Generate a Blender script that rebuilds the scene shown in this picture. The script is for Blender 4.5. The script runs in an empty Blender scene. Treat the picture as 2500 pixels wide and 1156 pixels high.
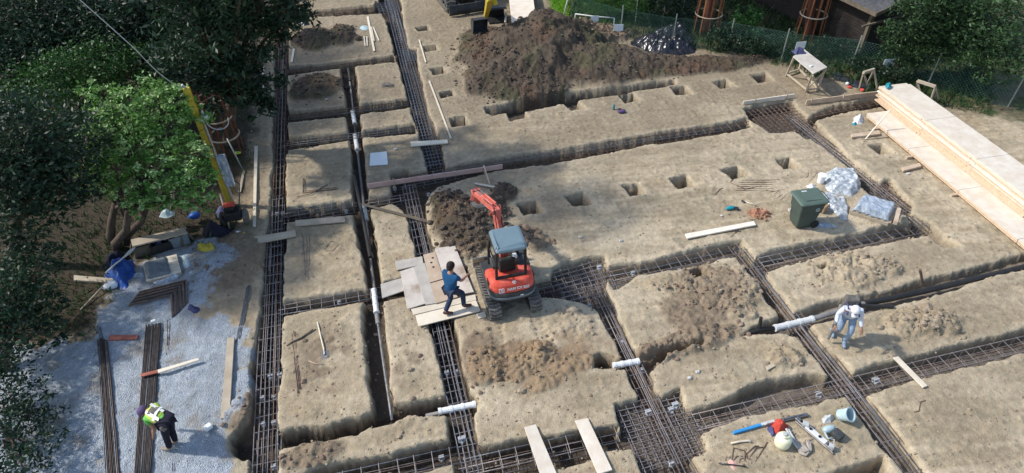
import bpy, bmesh, math, random
import numpy as np
from mathutils import Vector, Matrix, noise as mnoise
random.seed(11)
RNG = np.random.default_rng(7)
SC = bpy.context.scene
COL = SC.collection
PI = math.pi

# ------------------------------------------------------------------ camera model (metres, X right, Y away)
F, PIT, ROL, YAW, CAMH = 1588.4, .71812, -.01597, .23596, 12.8
_fw = Vector((math.sin(YAW)*math.cos(PIT), math.cos(YAW)*math.cos(PIT), -math.sin(PIT)))
_rt = Vector((math.cos(YAW), -math.sin(YAW), 0)); _up = _rt.cross(_fw)
RT = _rt*math.cos(ROL) + _up*math.sin(ROL); UP = -_rt*math.sin(ROL) + _up*math.cos(ROL); FW = _fw

def P(a, b, z=0.0):
    """photo pixel -> world point on the level z"""
    d = FW + RT*((a-1250)/F) - UP*((b-578)/F)
    t = (z-CAMH)/d.z
    return Vector((d.x*t, d.y*t, z))

# ------------------------------------------------------------------ tags
ORG = {}
def thing(name, label, cat, loc, group=None, rot=0.0, scale=1.0):
    o = bpy.data.objects.new(name, None); COL.objects.link(o)
    o.empty_display_size = .2
    o.location = loc; o.rotation_euler = (0, 0, rot); o.scale = (scale,)*3
    o['label'] = label; o['category'] = cat
    if group: o['group'] = group
    ORG[o.name] = Vector(loc) if rot == 0 and scale == 1.0 else Vector((0, 0, 0))
    return o

def link(name, me, mat, parent=None, smooth=False):
    if mat is not None:
        for m in (mat if isinstance(mat, (list, tuple)) else [mat]): me.materials.append(m)
    if smooth:
        me.polygons.foreach_set('use_smooth', [True]*len(me.polygons))
    me.name = name
    o = bpy.data.objects.new(name, me); COL.objects.link(o)
    if parent is not None:
        o.parent = parent
        ORG[o.name] = ORG.get(parent.name, Vector((0, 0, 0)))
        og = ORG[o.name]
        if og.length > 0 and not me.get('_loc'):
            me.transform(Matrix.Translation(-og))
    return o

def settag(o, label=None, cat=None, group=None, kind=None):
    if label: o['label'] = label
    if cat: o['category'] = cat
    if group: o['group'] = group
    if kind: o['kind'] = kind
    return o

def recentre(o):
    """top-level single mesh: origin at the base of its shape"""
    me = o.data
    n = len(me.vertices); a = np.empty(n*3, 'f'); me.vertices.foreach_get('co', a); a = a.reshape(-1, 3)
    c = Vector((float(a[:, 0].mean()), float(a[:, 1].mean()), float(a[:, 2].min())))
    me.transform(Matrix.Translation(-c)); o.location = c
    return o

class MB:
    """mesh builder: collects shapes, links them as ONE mesh object"""
    def __init__(s): s.v = []; s.f = []; s.mi = []; s.m = 0
    def add(s, vs, fs):
        b = len(s.v); s.v += [tuple(v) for v in vs]
        s.f += [tuple(i+b for i in f) for f in fs]; s.mi += [s.m]*len(fs)
        return s
    def box(s, c, d, rz=0.0, M=None):
        cx, cy, cz = c; hx, hy, hz = d[0]/2, d[1]/2, d[2]/2
        vs = [Vector((x*hx, y*hy, z*hz)) for z in (-1, 1) for y in (-1, 1) for x in (-1, 1)]
        R = M if M is not None else Matrix.Rotation(rz, 3, 'Z')
        vs = [R @ v + Vector(c) for v in vs]
        return s.add(vs, [(0,2,3,1),(4,5,7,6),(0,1,5,4),(2,6,7,3),(0,4,6,2),(1,3,7,5)])
    def hexa(s, bot, top):
        n = len(bot)
        return s.add(list(bot)+list(top), [tuple(range(n))[::-1], tuple(range(n, 2*n))] + [(i, (i+1) % n, n+(i+1) % n, n+i) for i in range(n)])
    def bar(s, a, b, w, h=None, up=(0, 0, 1)):
        """square bar from a to b: w across, h along up"""
        a, b = Vector(a), Vector(b); h = h or w; d = (b-a).normalized(); up = Vector(up)
        if abs(d.dot(up)) > .98: up = Vector((1, 0, 0))
        sd = d.cross(up).normalized(); u2 = sd.cross(d)
        q = [sd*(-w/2)+u2*(-h/2), sd*(w/2)+u2*(-h/2), sd*(w/2)+u2*(h/2), sd*(-w/2)+u2*(h/2)]
        return s.hexa([a+k for k in q], [b+k for k in q])
    def tube(s, pts, r, n=6, cap=True):
        pts = [Vector(p) for p in pts]; rs = r if isinstance(r, (list, tuple)) else [r]*len(pts)
        vs = []; fs = []; prev = None
        for i, p in enumerate(pts):
            d = (pts[min(i+1, len(pts)-1)]-pts[max(i-1, 0)])
            d = d.normalized() if d.length > 1e-9 else Vector((0, 0, 1))
            if prev is None:
                ref = Vector((0, 0, 1)) if abs(d.z) < .9 else Vector((1, 0, 0)); sd = d.cross(ref).normalized()
            else:
                sd = (prev - d*prev.dot(d));  sd = sd.normalized() if sd.length > 1e-6 else d.orthogonal().normalized()
            prev = sd; u = d.cross(sd)
            for k in range(n):
                t = 2*PI*k/n; vs.append(p + (sd*math.cos(t)+u*math.sin(t))*rs[i])
        for i in range(len(pts)-1):
            for k in range(n):
                k2 = (k+1) % n; fs.append((i*n+k, i*n+k2, (i+1)*n+k2, (i+1)*n+k))
        if cap:
            fs.append(tuple(range(n))[::-1]); fs.append(tuple((len(pts)-1)*n+k for k in range(n)))
        return s.add(vs, fs)
    def lathe(s, prof, c=(0, 0, 0), n=20, M=None):
        vs = []; fs = []; c = Vector(c)
        for r, z in prof:
            for k in range(n):
                t = 2*PI*k/n; v = Vector((r*math.cos(t), r*math.sin(t), z)); v = (M @ v) if M is not None else v
                vs.append(v+c)
        for i in range(len(prof)-1):
            for k in range(n):
                k2 = (k+1) % n; fs.append((i*n+k, i*n+k2, (i+1)*n+k2, (i+1)*n+k))
        fs.append(tuple(range(n))[::-1]); fs.append(tuple((len(prof)-1)*n+k for k in range(n)))
        return s.add(vs, fs)
    def blob(s, c, r, seed=0, sub=2, amp=.3, fr=1.5, M=None):
        bm = bmesh.new(); bmesh.ops.create_icosphere(bm, subdivisions=sub, radius=1)
        c = Vector(c); r = Vector(r if hasattr(r, '__len__') else (r, r, r)); o = Vector((seed*3.1, seed*1.7, seed*.9))
        for v in bm.verts:
            k = 1+amp*mnoise.noise(v.co*fr+o)*1.6
            v.co = Vector((v.co.x*r.x, v.co.y*r.y, v.co.z*r.z))*k
        bm.verts.index_update()
        vs = [(M @ v.co if M is not None else v.co)+c for v in bm.verts]; fs = [tuple(v.index for v in f.verts) for f in bm.faces]
        bm.free(); return s.add(vs, fs)
    def build(s, name, mat, parent=None, smooth=False, bevel=0, seg=1, local=False):
        me = bpy.data.meshes.new(name); me.from_pydata(s.v, [], s.f)
        mats = mat if isinstance(mat, (list, tuple)) else [mat]
        for m in mats: me.materials.append(m)
        if len(mats) > 1: me.polygons.foreach_set('material_index', s.mi)
        bm = bmesh.new(); bm.from_mesh(me); bmesh.ops.recalc_face_normals(bm, faces=bm.faces)
        if bevel: bmesh.ops.bevel(bm, geom=list(bm.edges), offset=bevel, segments=seg, profile=.5, affect='EDGES', clamp_overlap=True)
        bm.to_mesh(me); bm.free()
        if local: me['_loc'] = 1
        o = link(name, me, None, parent, smooth)
        return o

def px_slab(mb, corners, z, th):
    """slab whose upper outline runs through photo pixels at level z (z number or list)"""
    zs = z if isinstance(z, (list, tuple)) else [z]*len(corners)
    top = [P(c[0], c[1], zz) for c, zz in zip(corners, zs)]
    bot = [t-Vector((0, 0, th)) for t in top]
    a = sum(((top[(i+1) % len(top)].x-top[i].x)*(top[(i+1) % len(top)].y+top[i].y) for i in range(len(top))))
    if a > 0: top = top[::-1]; bot = bot[::-1]
    return mb.hexa(bot, top)

# ------------------------------------------------------------------ materials (procedural)
def mat(name, c1, c2=None, sc=4.0, rough=.8, metal=0.0, bump=0.0, bsc=30.0, stretch=None, spec=.3, detail=6, coat=0, alpha=1, trans=0, c3=None, sss=0):
    m = bpy.data.materials.new(name); m.use_nodes = True; nt = m.node_tree; N = nt.nodes; L = nt.links
    b = N['Principled BSDF']; b.inputs['Roughness'].default_value = rough; b.inputs['Metallic'].default_value = metal
    b.inputs['Specular IOR Level'].default_value = spec; b.inputs['Coat Weight'].default_value = coat
    b.inputs['Alpha'].default_value = alpha; b.inputs['Transmission Weight'].default_value = trans
    c1 = tuple(c1)+(1,)
    tc = N.new('ShaderNodeTexCoord'); mp = N.new('ShaderNodeMapping'); L.new(tc.outputs['Object'], mp.inputs['Vector'])
    if stretch: mp.inputs['Scale'].default_value = stretch
    oi = N.new('ShaderNodeObjectInfo')
    if c2 is not None:
        c2 = tuple(c2)+(1,)
        n = N.new('ShaderNodeTexNoise'); n.inputs['Scale'].default_value = sc; n.inputs['Detail'].default_value = detail; n.inputs['Roughness'].default_value = .65
        ad = N.new('ShaderNodeVectorMath'); ad.operation = 'ADD'; L.new(mp.outputs[0], ad.inputs[0]); L.new(oi.outputs['Random'], ad.inputs[1])
        L.new(ad.outputs[0], n.inputs['Vector'])
        r = N.new('ShaderNodeValToRGB'); r.color_ramp.elements[0].position = .32; r.color_ramp.elements[1].position = .68
        r.color_ramp.elements[0].color = c1; r.color_ramp.elements[1].color = c2
        if c3 is not None:
            e = r.color_ramp.elements.new(.5); e.color = tuple(c3)+(1,)
        L.new(n.outputs['Fac'], r.inputs['Fac'])
        hv = N.new('ShaderNodeHueSaturation'); mr = N.new('ShaderNodeMapRange'); mr.inputs['To Min'].default_value = .85; mr.inputs['To Max'].default_value = 1.12
        L.new(oi.outputs['Random'], mr.inputs['Value']); L.new(mr.outputs[0], hv.inputs['Value']); L.new(r.outputs[0], hv.inputs['Color'])
        L.new(hv.outputs[0], b.inputs['Base Color'])
    else:
        b.inputs['Base Color'].default_value = c1
    if bump:
        n2 = N.new('ShaderNodeTexNoise'); n2.inputs['Scale'].default_value = bsc; n2.inputs['Detail'].default_value = 5
        L.new(mp.outputs[0], n2.inputs['Vector'])
        bp = N.new('ShaderNodeBump'); bp.inputs['Strength'].default_value = bump; bp.inputs['Distance'].default_value = .02
        L.new(n2.outputs['Fac'], bp.inputs['Height']); L.new(bp.outputs[0], b.inputs['Normal'])
    return m

MT = {}
def wood(name, a, b, sc=3):
    return mat(name, a, b, sc=sc, rough=.8, bump=.25, bsc=18, stretch=(1, 1, 1), detail=8)
MT['wood_white'] = wood('pale_sawn_wood', (.62, .55, .43), (.74, .67, .55))
MT['wood_fresh'] = wood('fresh_lumber', (.67, .575, .46), (.80, .74, .645))
MT['wood_end'] = mat('lumber_ends', (.50, .34, .22), (.70, .54, .40), sc=14, rough=.85)
MT['wood_tan'] = wood('weathered_tan_board', (.36, .30, .22), (.50, .43, .33))
MT['wood_grey'] = wood('dusty_grey_plank', (.42, .39, .35), (.60, .56, .50), sc=2.2)
MT['wood_dirty'] = mat('muddy_plank', (.30, .22, .16), (.66, .61, .54), sc=1.6, rough=.85, bump=.2, c3=(.56, .50, .44))
MT['wood_ply'] = mat('plywood_offcut', (.46, .34, .24), (.58, .47, .36), sc=3, rough=.8, bump=.1)
MT['wood_pink'] = wood('pink_form_board', (.42, .27, .24), (.52, .36, .32))
MT['wood_red'] = wood('red_painted_board', (.34, .10, .07), (.45, .17, .12))
MT['wood_dark'] = wood('dark_old_timber', (.10, .08, .06), (.18, .15, .11))
MT['wood_yellow'] = mat('yellow_painted_timber', (.46, .33, .035), (.60, .46, .06), sc=5, rough=.6, bump=.1)
MT['wood_orange'] = wood('orange_stained_slat', (.20, .075, .035), (.30, .13, .06))
MT['rebar'] = mat('rebar_steel', (.17, .15, .145), (.34, .30, .29), sc=9, rough=.55, metal=.35)
MT['rebar_rust'] = mat('rusty_rebar', (.12, .08, .065), (.25, .18, .14), sc=9, rough=.7, metal=.3)
MT['rebar_blue'] = mat('mill_scale_rebar', (.10, .11, .125), (.25, .27, .30), sc=12, rough=.5, metal=.5)
MT['rebar_dark'] = mat('dark_rebar', (.045, .038, .038), (.12, .105, .10), sc=9, rough=.6, metal=.4)
MT['pvc'] = mat('white_pipe', (.66, .67, .66), (.78, .78, .76), sc=8, rough=.45)
MT['pipe_black'] = mat('black_pipe', (.018, .018, .02), (.035, .034, .033), sc=6, rough=.5)
MT['pipe_grey'] = mat('grey_pipe', (.16, .155, .15), (.27, .26, .25), sc=6, rough=.5)
MT['red'] = mat('faded_red_paint', (.58, .065, .04), (.60, .15, .11), sc=4, rough=.52, bump=.05, c3=(.60, .08, .05))
MT['red_dusty'] = mat('dusty_boom_paint', (.58, .075, .055), (.62, .24, .19), sc=7, rough=.6, bump=.08)
MT['yellow'] = mat('yellow_machine_paint', (.52, .38, .03), (.62, .47, .06), sc=5, rough=.5)
MT['dark'] = mat('dark_grey_panel', (.035, .04, .045), (.10, .095, .085), sc=4, rough=.6, c3=(.045, .05, .055))
MT['black'] = mat('black_plastic', (.012, .012, .013), (.03, .03, .03), sc=6, rough=.55)
MT['slate'] = mat('slate_blue_roof', (.14, .21, .25), (.17, .24, .28), sc=3, rough=.42, coat=.1)
MT['bumper'] = mat('grey_bumper', (.13, .16, .18), (.19, .22, .24), sc=4, rough=.45)
MT['rubber'] = mat('dusty_rubber_track', (.085, .08, .072), (.20, .185, .165), sc=7, rough=.9, bump=.3, bsc=25)
MT['steel'] = mat('worn_steel', (.20, .20, .20), (.42, .41, .40), sc=8, rough=.4, metal=.8)
MT['white'] = mat('off_white', (.72, .73, .74), (.80, .80, .80), sc=5, rough=.55)
MT['paper'] = mat('paper', (.74, .78, .80), (.82, .84, .85), sc=3, rough=.8)
MT['green_bin'] = mat('green_bin_plastic', (.05, .072, .062), (.066, .092, .08), sc=4, rough=.5, bump=.04)
MT['green_lid'] = mat('green_bin_lid', (.095, .14, .115), (.115, .165, .135), sc=3, rough=.48)
MT['tarp_black'] = mat('black_sheeting', (.008, .008, .011), (.04, .042, .052), sc=5, rough=.26, bump=.4, bsc=9, spec=.6)
MT['tarp_blue'] = mat('blue_tarp', (.015, .06, .26), (.03, .11, .42), sc=4, rough=.45, bump=.4, bsc=9)
MT['plastic'] = mat('clear_wrap', (.24, .28, .31), (.84, .86, .88), sc=7, rough=.16, bump=.6, bsc=12, spec=.6, c3=(.42, .46, .49))
MT['plastic_blue'] = mat('blue_grey_wrap', (.18, .23, .30), (.62, .68, .74), sc=4, rough=.22, bump=.6, bsc=12, spec=.6, c3=(.34, .40, .48), stretch=(3, 1, 1))
MT['plastic_cyan'] = mat('pale_cyan_plastic', (.33, .46, .49), (.54, .65, .67), sc=7, rough=.35, bump=.3)
MT['cloth_blue'] = mat('blue_shirt_cloth', (.010, .065, .16), (.016, .09, .21), sc=7, rough=.9, bump=.4, bsc=16)
MT['denim'] = mat('dark_denim', (.022, .035, .075), (.04, .06, .11), sc=10, rough=.95, bump=.3, bsc=22)
MT['denim_light'] = mat('light_denim', (.16, .23, .33), (.30, .38, .48), sc=9, rough=.95, bump=.3, bsc=22)
MT['cloth_white'] = mat('pale_shirt_cloth', (.48, .53, .62), (.64, .67, .74), sc=7, rough=.9, bump=.4, bsc=16)
MT['cloth_black'] = mat('black_cloth', (.010, .010, .022), (.02, .02, .035), sc=7, rough=.95, bump=.3, bsc=18)
MT['hivis'] = mat('lime_vest', (.48, .62, .08), (.62, .76, .16), sc=6, rough=.75, bump=.3, bsc=14)
MT['hivis_green'] = mat('green_sleeve', (.10, .36, .06), (.16, .46, .09), sc=6, rough=.85, bump=.3, bsc=14)
MT['reflect'] = mat('reflective_grey', (.40, .42, .42), (.55, .57, .57), sc=6, rough=.4)
MT['purple'] = mat('purple_hat', (.09, .06, .14), (.15, .11, .22), sc=9, rough=.95)
MT['skin'] = mat('skin', (.36, .19, .125), (.42, .235, .165), sc=9, rough=.6)
MT['hair'] = mat('dark_hair', (.012, .009, .008), (.03, .022, .018), sc=30, rough=.7, bump=.5, bsc=60)
MT['boot'] = mat('brown_boot', (.09, .045, .035), (.16, .09, .07), sc=10, rough=.8)
MT['boot_tan'] = mat('dusty_boot', (.26, .22, .17), (.36, .31, .25), sc=10, rough=.85)
MT['yellow_bag'] = mat('yellow_bag', (.42, .33, .03), (.58, .48, .08), sc=6, rough=.6, bump=.3)
MT['red_bag'] = mat('red_bag', (.55, .055, .035), (.64, .10, .07), sc=6, rough=.7, bump=.3)
MT['navy'] = mat('navy_cloth', (.04, .045, .12), (.09, .095, .19), sc=6, rough=.85, bump=.3)
MT['jug'] = mat('pale_yellow_jug', (.66, .62, .28), (.80, .78, .50), sc=4, rough=.4, c3=(.74, .74, .58))
MT['level_blue'] = mat('blue_level_paint', (.02, .20, .48), (.05, .28, .58), sc=6, rough=.4)
MT['teal'] = mat('teal_plastic', (.01, .20, .26), (.03, .32, .38), sc=6, rough=.4)
MT['cardboard'] = mat('cardboard', (.36, .21, .12), (.46, .29, .17), sc=6, rough=.9)
MT['scrap'] = mat('brown_scrap', (.20, .08, .045), (.46, .24, .16), sc=12, rough=.9)
MT['pink'] = mat('pink_paper', (.62, .36, .30), (.72, .46, .40), sc=6, rough=.9)
MT['rope'] = mat('grey_hose', (.34, .30, .26), (.48, .43, .38), sc=16, rough=.85)
MT['stone'] = mat('pale_stone', (.42, .41, .39), (.62, .61, .58), sc=12, rough=.9, bump=.4)
MT['concrete'] = mat('concrete_spacer', (.30, .31, .32), (.46, .47, .48), sc=14, rough=.9, bump=.3)
MT['gravel_stone'] = mat('blue_grey_gravel', (.31, .355, .40), (.47, .52, .57), sc=9, rough=.9)
MT['bark'] = mat('bark', (.055, .042, .032), (.13, .10, .08), sc=8, rough=.95, bump=.8, bsc=14, stretch=(1, 1, .3))
MT['bark_red'] = mat('redwood_bark', (.10, .035, .02), (.20, .08, .05), sc=8, rough=.95, bump=.8, bsc=14, stretch=(1, 1, .2))
MT['shingle'] = mat('dark_wood_shingles', (.016, .013, .012), (.04, .033, .028), sc=9, rough=.9, bump=.8, bsc=11, stretch=(.4, .4, 3))
MT['roof'] = mat('grey_roof_shingles', (.05, .05, .055), (.11, .11, .12), sc=9, rough=.9, bump=.6, bsc=12)
MT['galv'] = mat('galvanised_post', (.30, .33, .31), (.44, .47, .45), sc=9, rough=.5, metal=.5)
MT['wire'] = mat('green_fence_wire', (.05, .12, .10), (.09, .19, .16), sc=9, rough=.6)
MT['clod_tan'] = mat('tan_clods', (.25, .195, .135), (.40, .33, .245), sc=5, rough=.97, bump=.5, bsc=30)
MT['clod_dark'] = mat('dark_clods', (.06, .046, .036), (.125, .098, .077), sc=3, rough=.97, bump=.5, bsc=30)
MT['clod_brown'] = mat('brown_clods', (.16, .11, .075), (.27, .20, .145), sc=4, rough=.97, bump=.5, bsc=30)
MT['clod_orange'] = mat('clay_clods', (.27, .175, .095), (.38, .27, .165), sc=4, rough=.97, bump=.5, bsc=30)
MT['bin_mark'] = mat('pale_mark', (.55, .60, .58), rough=.6)
def leafmat(name, a, b, sc=1.2, rough=.5):
    m = mat(name, a, b, sc=sc, rough=rough, detail=8, spec=.35)
    nt = m.node_tree; b_ = nt.nodes['Principled BSDF']
    src = b_.inputs['Base Color'].links[0].from_socket
    geo = nt.nodes.new('ShaderNodeNewGeometry'); hv = nt.nodes.new('ShaderNodeHueSaturation'); mr = nt.nodes.new('ShaderNodeMapRange')
    mr.inputs['To Min'].default_value = .6; mr.inputs['To Max'].default_value = 1.5
    nt.links.new(geo.outputs['Random Per Island'], mr.inputs['Value']); nt.links.new(mr.outputs[0], hv.inputs['Value'])
    nt.links.new(src, hv.inputs['Color']); nt.links.new(hv.outputs[0], b_.inputs['Base Color'])
    tr = nt.nodes.new('ShaderNodeBsdfTranslucent'); mx = nt.nodes.new('ShaderNodeMixShader'); mx.inputs[0].default_value = .22
    nt.links.new(hv.outputs[0], tr.inputs['Color']); nt.links.new(b_.outputs[0], mx.inputs[1]); nt.links.new(tr.outputs[0], mx.inputs[2])
    nt.links.new(mx.outputs[0], nt.nodes['Material Output'].inputs['Surface'])
    return m
MT['leaf_bright'] = leafmat('bright_leaves', (.07, .17, .035), (.17, .33, .075))
MT['leaf_mid'] = leafmat('mid_green_leaves', (.025, .08, .018), (.06, .16, .03))
MT['leaf_dark'] = leafmat('dark_leaves', (.011, .032, .017), (.027, .062, .030))
MT['leaf_pale'] = leafmat('pale_leaves', (.24, .40, .12), (.44, .60, .28))
MT['grass'] = leafmat('grass_blades', (.035, .09, .015), (.09, .19, .03))
MT['grass_lime'] = leafmat('lime_grass_blades', (.10, .24, .01), (.17, .36, .02))
MT['weed'] = leafmat('dull_undergrowth', (.02, .05, .02), (.05, .10, .035))
# ------------------------------------------------------------------ value noise in numpy
def _h(ix, iy, s):
    n = (ix.astype(np.int64)*374761393 + iy.astype(np.int64)*668265263 + s*982451653) & 0xffffffff
    n = ((n ^ (n >> 13))*1274126177) & 0xffffffff
    return ((n ^ (n >> 16)) & 0xffff)/65535.0
def vn(x, y, s=0):
    xi = np.floor(x); yi = np.floor(y); fx = x-xi; fy = y-yi
    fx = fx*fx*(3-2*fx); fy = fy*fy*(3-2*fy)
    a = _h(xi, yi, s); b = _h(xi+1, yi, s); c = _h(xi, yi+1, s); d = _h(xi+1, yi+1, s)
    return (a*(1-fx)+b*fx)*(1-fy)+(c*(1-fx)+d*fx)*fy
def fbm(x, y, s=0, o=4, r=.5):
    t = 0; a = 1; w = 0
    for i in range(o):
        t = t+a*vn(x*2**i+i*17.3, y*2**i+i*5.1, s+i); w += a; a *= r
    return t/w

# ------------------------------------------------------------------ trench outlines (photo pixels, on the plateau level)
TR = [  # depth, polygon
 (.62, [(676,-70),(674,20),(670,120),(665,400),(652,560),(634,760),(616,890),(614,960),(608,1020),(600,1075),(612,1120),(604,1200),(676,1200),(678,1060),(681,900),(687,780),(691,690),(695,560),(699,400),(701,300),(704,76),(706,-70)]),
 (.55, [(600,1035),(585,1052),(556,1066),(556,1092),(572,1108),(600,1118),(618,1112),(618,1040)]),
 (.45, [(700,36),(733,26),(850,18),(915,12),(918,4),(978,2),(984,26),(930,34),(737,42),(702,50)]),
 (.45, [(926,-20),(927,24),(951,80),(963,131),(972,152),(996,242),(1010,294),(1022,329),(1041,412),(1048,432),(1092,432),(1087,395),(1079,363),(1065,311),(1051,277),(1031,208),(1018,146),(1018,119),(997,116),(981,26),(972,-20)]),
 (.45, [(698,163),(823,152),(960,134),(972,150),(830,167),(698,184)]),
 (.45, [(698,275),(716,273),(840,260),(875,256),(998,240),(1004,262),(877,278),(844,283),(698,300)]),
 (.45, [(696,337),(844,322),(875,320),(1012,301),(1024,325),(889,337),(837,345),(696,366)]),
 (.42, [(830,160),(838,215),(844,263),(847,294),(851,346),(858,400),(861,484),(871,574),(889,667),(892,702),(882,756),(889,842),(899,929),(908,981),(912,1040),(962,1030),(961,1000),(951,929),(944,842),(934,756),(934,691),(932,674),(920,595),(904,525),(899,484),(893,400),(889,346),(878,294),(878,270),(875,215),(868,173),(866,158)]),
 (.50, [(694,508),(861,487),(870,484),(870,520),(694,541)]),
 (.48, [(895,480),(951,473),(951,425),(1040,416),(1089,410),(1133,396),(1223,383),(1380,361),(1550,332),(1640,318),(1740,303),(1827,285),(1840,311),(1675,341),(1550,359),(1450,378),(1337,400),(1223,413),(1150,430),(1066,455),(1050,470),(1040,500),(1044,553),(1062,615),(1085,700),(1105,784),(1119,842),(1131,912),(1140,946),(1150,998),(1171,1120),(1194,1210),(1122,1210),(1103,1085),(1096,1067),(1089,970),(1079,912),(1051,801),(1034,700),(1020,630),(1005,570),(994,525),(982,511),(958,498),(905,509)]),
 (.30, [(948,425),(952,419),(1000,408),(1000,430),(951,440)]),
 (.50, [(688,735),(790,718),(892,702),(932,690),(1060,664),(1140,650),(1144,688),(982,720),(937,734),(871,741),(788,755),(688,772)]),
 (.62, [(670,1052),(700,1046),(780,1040),(860,1020),(912,1004),(960,985),(1010,978),(1090,962),(1135,950),(1152,962),(1160,980),(1158,1000),(1100,1012),(1048,1010),(996,1014),(951,1031),(899,1038),(871,1059),(816,1073),(743,1080),(670,1100)]),
 (.55, [(640,1196),(760,1150),(857,1122),(996,1093),(1110,1070),(1180,1086),(1290,1074),(1350,1062),(1450,1046),(1515,1028),(1520,1086),(1481,1098),(1440,1118),(1360,1146),(1290,1162),(1190,1180),(1114,1128),(1041,1149),(960,1172),(860,1215),(640,1260)]),
 (.42, [(1285,692),(1344,680),(1344,653),(1372,640),(1420,630),(1476,622),(1479,655),(1588,633),(1623,622),(1700,605),(1813,584),(1822,600),(1844,629),(1900,605),(2038,580),(2124,558),(2211,542),(2231,546),(2211,525),(2141,491),(2107,460),(2072,408),(2051,395),(2013,363),(1982,337),(1968,337),(1941,320),(1879,323),(1862,311),(1832,292),(1813,265),(1851,254),(1938,242),(1952,262),(1975,284),(2038,256),(2107,244),(2190,225),(2190,255),(2096,270),(2038,277),(1993,294),(2024,332),(2072,380),(2124,425),(2152,442),(2178,434),(2186,456),(2231,498),(2228,520),(2277,548),(2340,600),(2300,604),(2268,575),(2141,598),(2003,625),(1916,646),(1875,667),(1899,709),(1945,768),(1986,794),(2044,870),(2086,908),(2124,891),(2183,877),(2277,856),(2420,822),(2640,770),(2640,828),(2420,880),(2277,915),(2176,950),(2124,965),(2152,998),(2211,1078),(2270,1160),(2300,1210),(2240,1210),(2197,1143),(2169,1109),(2131,1067),(2096,1012),(2065,967),(2020,970),(1951,991),(1830,1016),(1796,1026),(1720,1056),(1723,1067),(1734,1102),(1694,1116),(1725,1165),(1740,1210),(1600,1210),(1564,1156),(1540,1098),(1481,1100),(1490,1050),(1509,1043),(1505,1019),(1498,981),(1557,968),(1543,943),(1530,908),(1516,874),(1492,825),(1457,756),(1432,742),(1372,726),(1320,722),(1285,728)]),
 (.52, [(1180,263),(1292,242),(1396,225),(1550,207),(1649,193),(1651,206),(1599,214),(1550,222),(1516,231),(1450,238),(1379,252),(1320,264),(1285,270),(1223,276),(1202,281),(1186,276)]),
 (.26, [(1786,826),(1830,804),(1868,786),(1900,774),(1960,754),(2024,730),(2107,722),(2152,712),(2221,691),(2290,674),(2420,640),(2640,585),(2640,622),(2420,678),(2277,722),(2190,741),(2110,762),(2050,775),(1990,792),(1944,814),(1896,810),(1858,813),(1799,826)]),
 (.50, [(1448,868),(1462,858),(1478,862),(1500,872),(1502,896),(1478,900),(1450,897)]),
 (.22, [(1500,874),(1568,866),(1640,846),(1620,880),(1590,896),(1540,902),(1500,900)]),
 (.5, [(2160,1112),(2120,1125),(2040,1150),(1960,1170),(1900,1200),(2000,1240),(2200,1200)]),
]
# islands left standing inside the joined outlines
ISL = [
 [(1480,662),(1502,705),(1516,700),(1554,674),(1640,660),(1692,650),(1744,640),(1761,629),(1796,627),(1810,643),(1858,712),(1896,761),(1902,772),(1868,786),(1786,826),(1700,840),(1640,846),(1568,880),(1540,836),(1505,756),(1492,725),(1476,700)],
 [(1580,905),(1640,860),(1786,822),(1858,808),(1905,806),(1951,825),(2003,887),(2020,915),(1968,908),(1899,926),(1830,943),(1761,977),(1689,997),(1671,991),(1661,946),(1616,964),(1600,950),(1588,912)],
]
PITS = [(1032,70,.46,.36,.4),(1051,117,.46,.40,.4),(1070,172,.44,.40,.4),(1091,230,.42,.38,.42),(1120,296,.48,.48,.5),
 (1293,506,.50,.46,.6),(1412,487,.50,.46,.6),(1549,462,.50,.46,.6),(1666,443,.48,.44,.6),(1795,421,.50,.46,.6),(1922,398,.50,.46,.6),(2151,364,.52,.50,.6),
 (1262,280,.50,.46,.4),(1402,258,.48,.48,.4),(1537,239,.50,.46,.4),(1662,220,.52,.50,.4),(1765,205,.52,.50,.45),(1861,190,.56,.5,.3),
 (1705,668,.40,.35,.35),(2010,655,.2,.15,.3)]

def W(poly): return np.array([[P(a, b).x, P(a, b).y] for a, b in poly])
def sdf(X, Y, pl):
    """signed distance, positive inside"""
    d = np.full(X.shape, 1e9); ins = np.zeros(X.shape, bool); n = len(pl)
    for i in range(n):
        ax, ay = pl[i]; bx, by = pl[(i+1) % n]; ex, ey = bx-ax, by-ay
        t = np.clip(((X-ax)*ex+(Y-ay)*ey)/(ex*ex+ey*ey+1e-12), 0, 1)
        d = np.minimum(d, (X-ax-t*ex)**2+(Y-ay-t*ey)**2)
        c = ((ay > Y) != (by > Y)) & (X < ex*(Y-ay)/((by-ay) if abs(by-ay) > 1e-12 else 1e-12)+ax)
        ins ^= c
    d = np.sqrt(d); return np.where(ins, d, -d)
def sst(a, b, x):
    t = np.clip((x-a)/(b-a), 0, 1); return t*t*(3-2*t)

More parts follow.
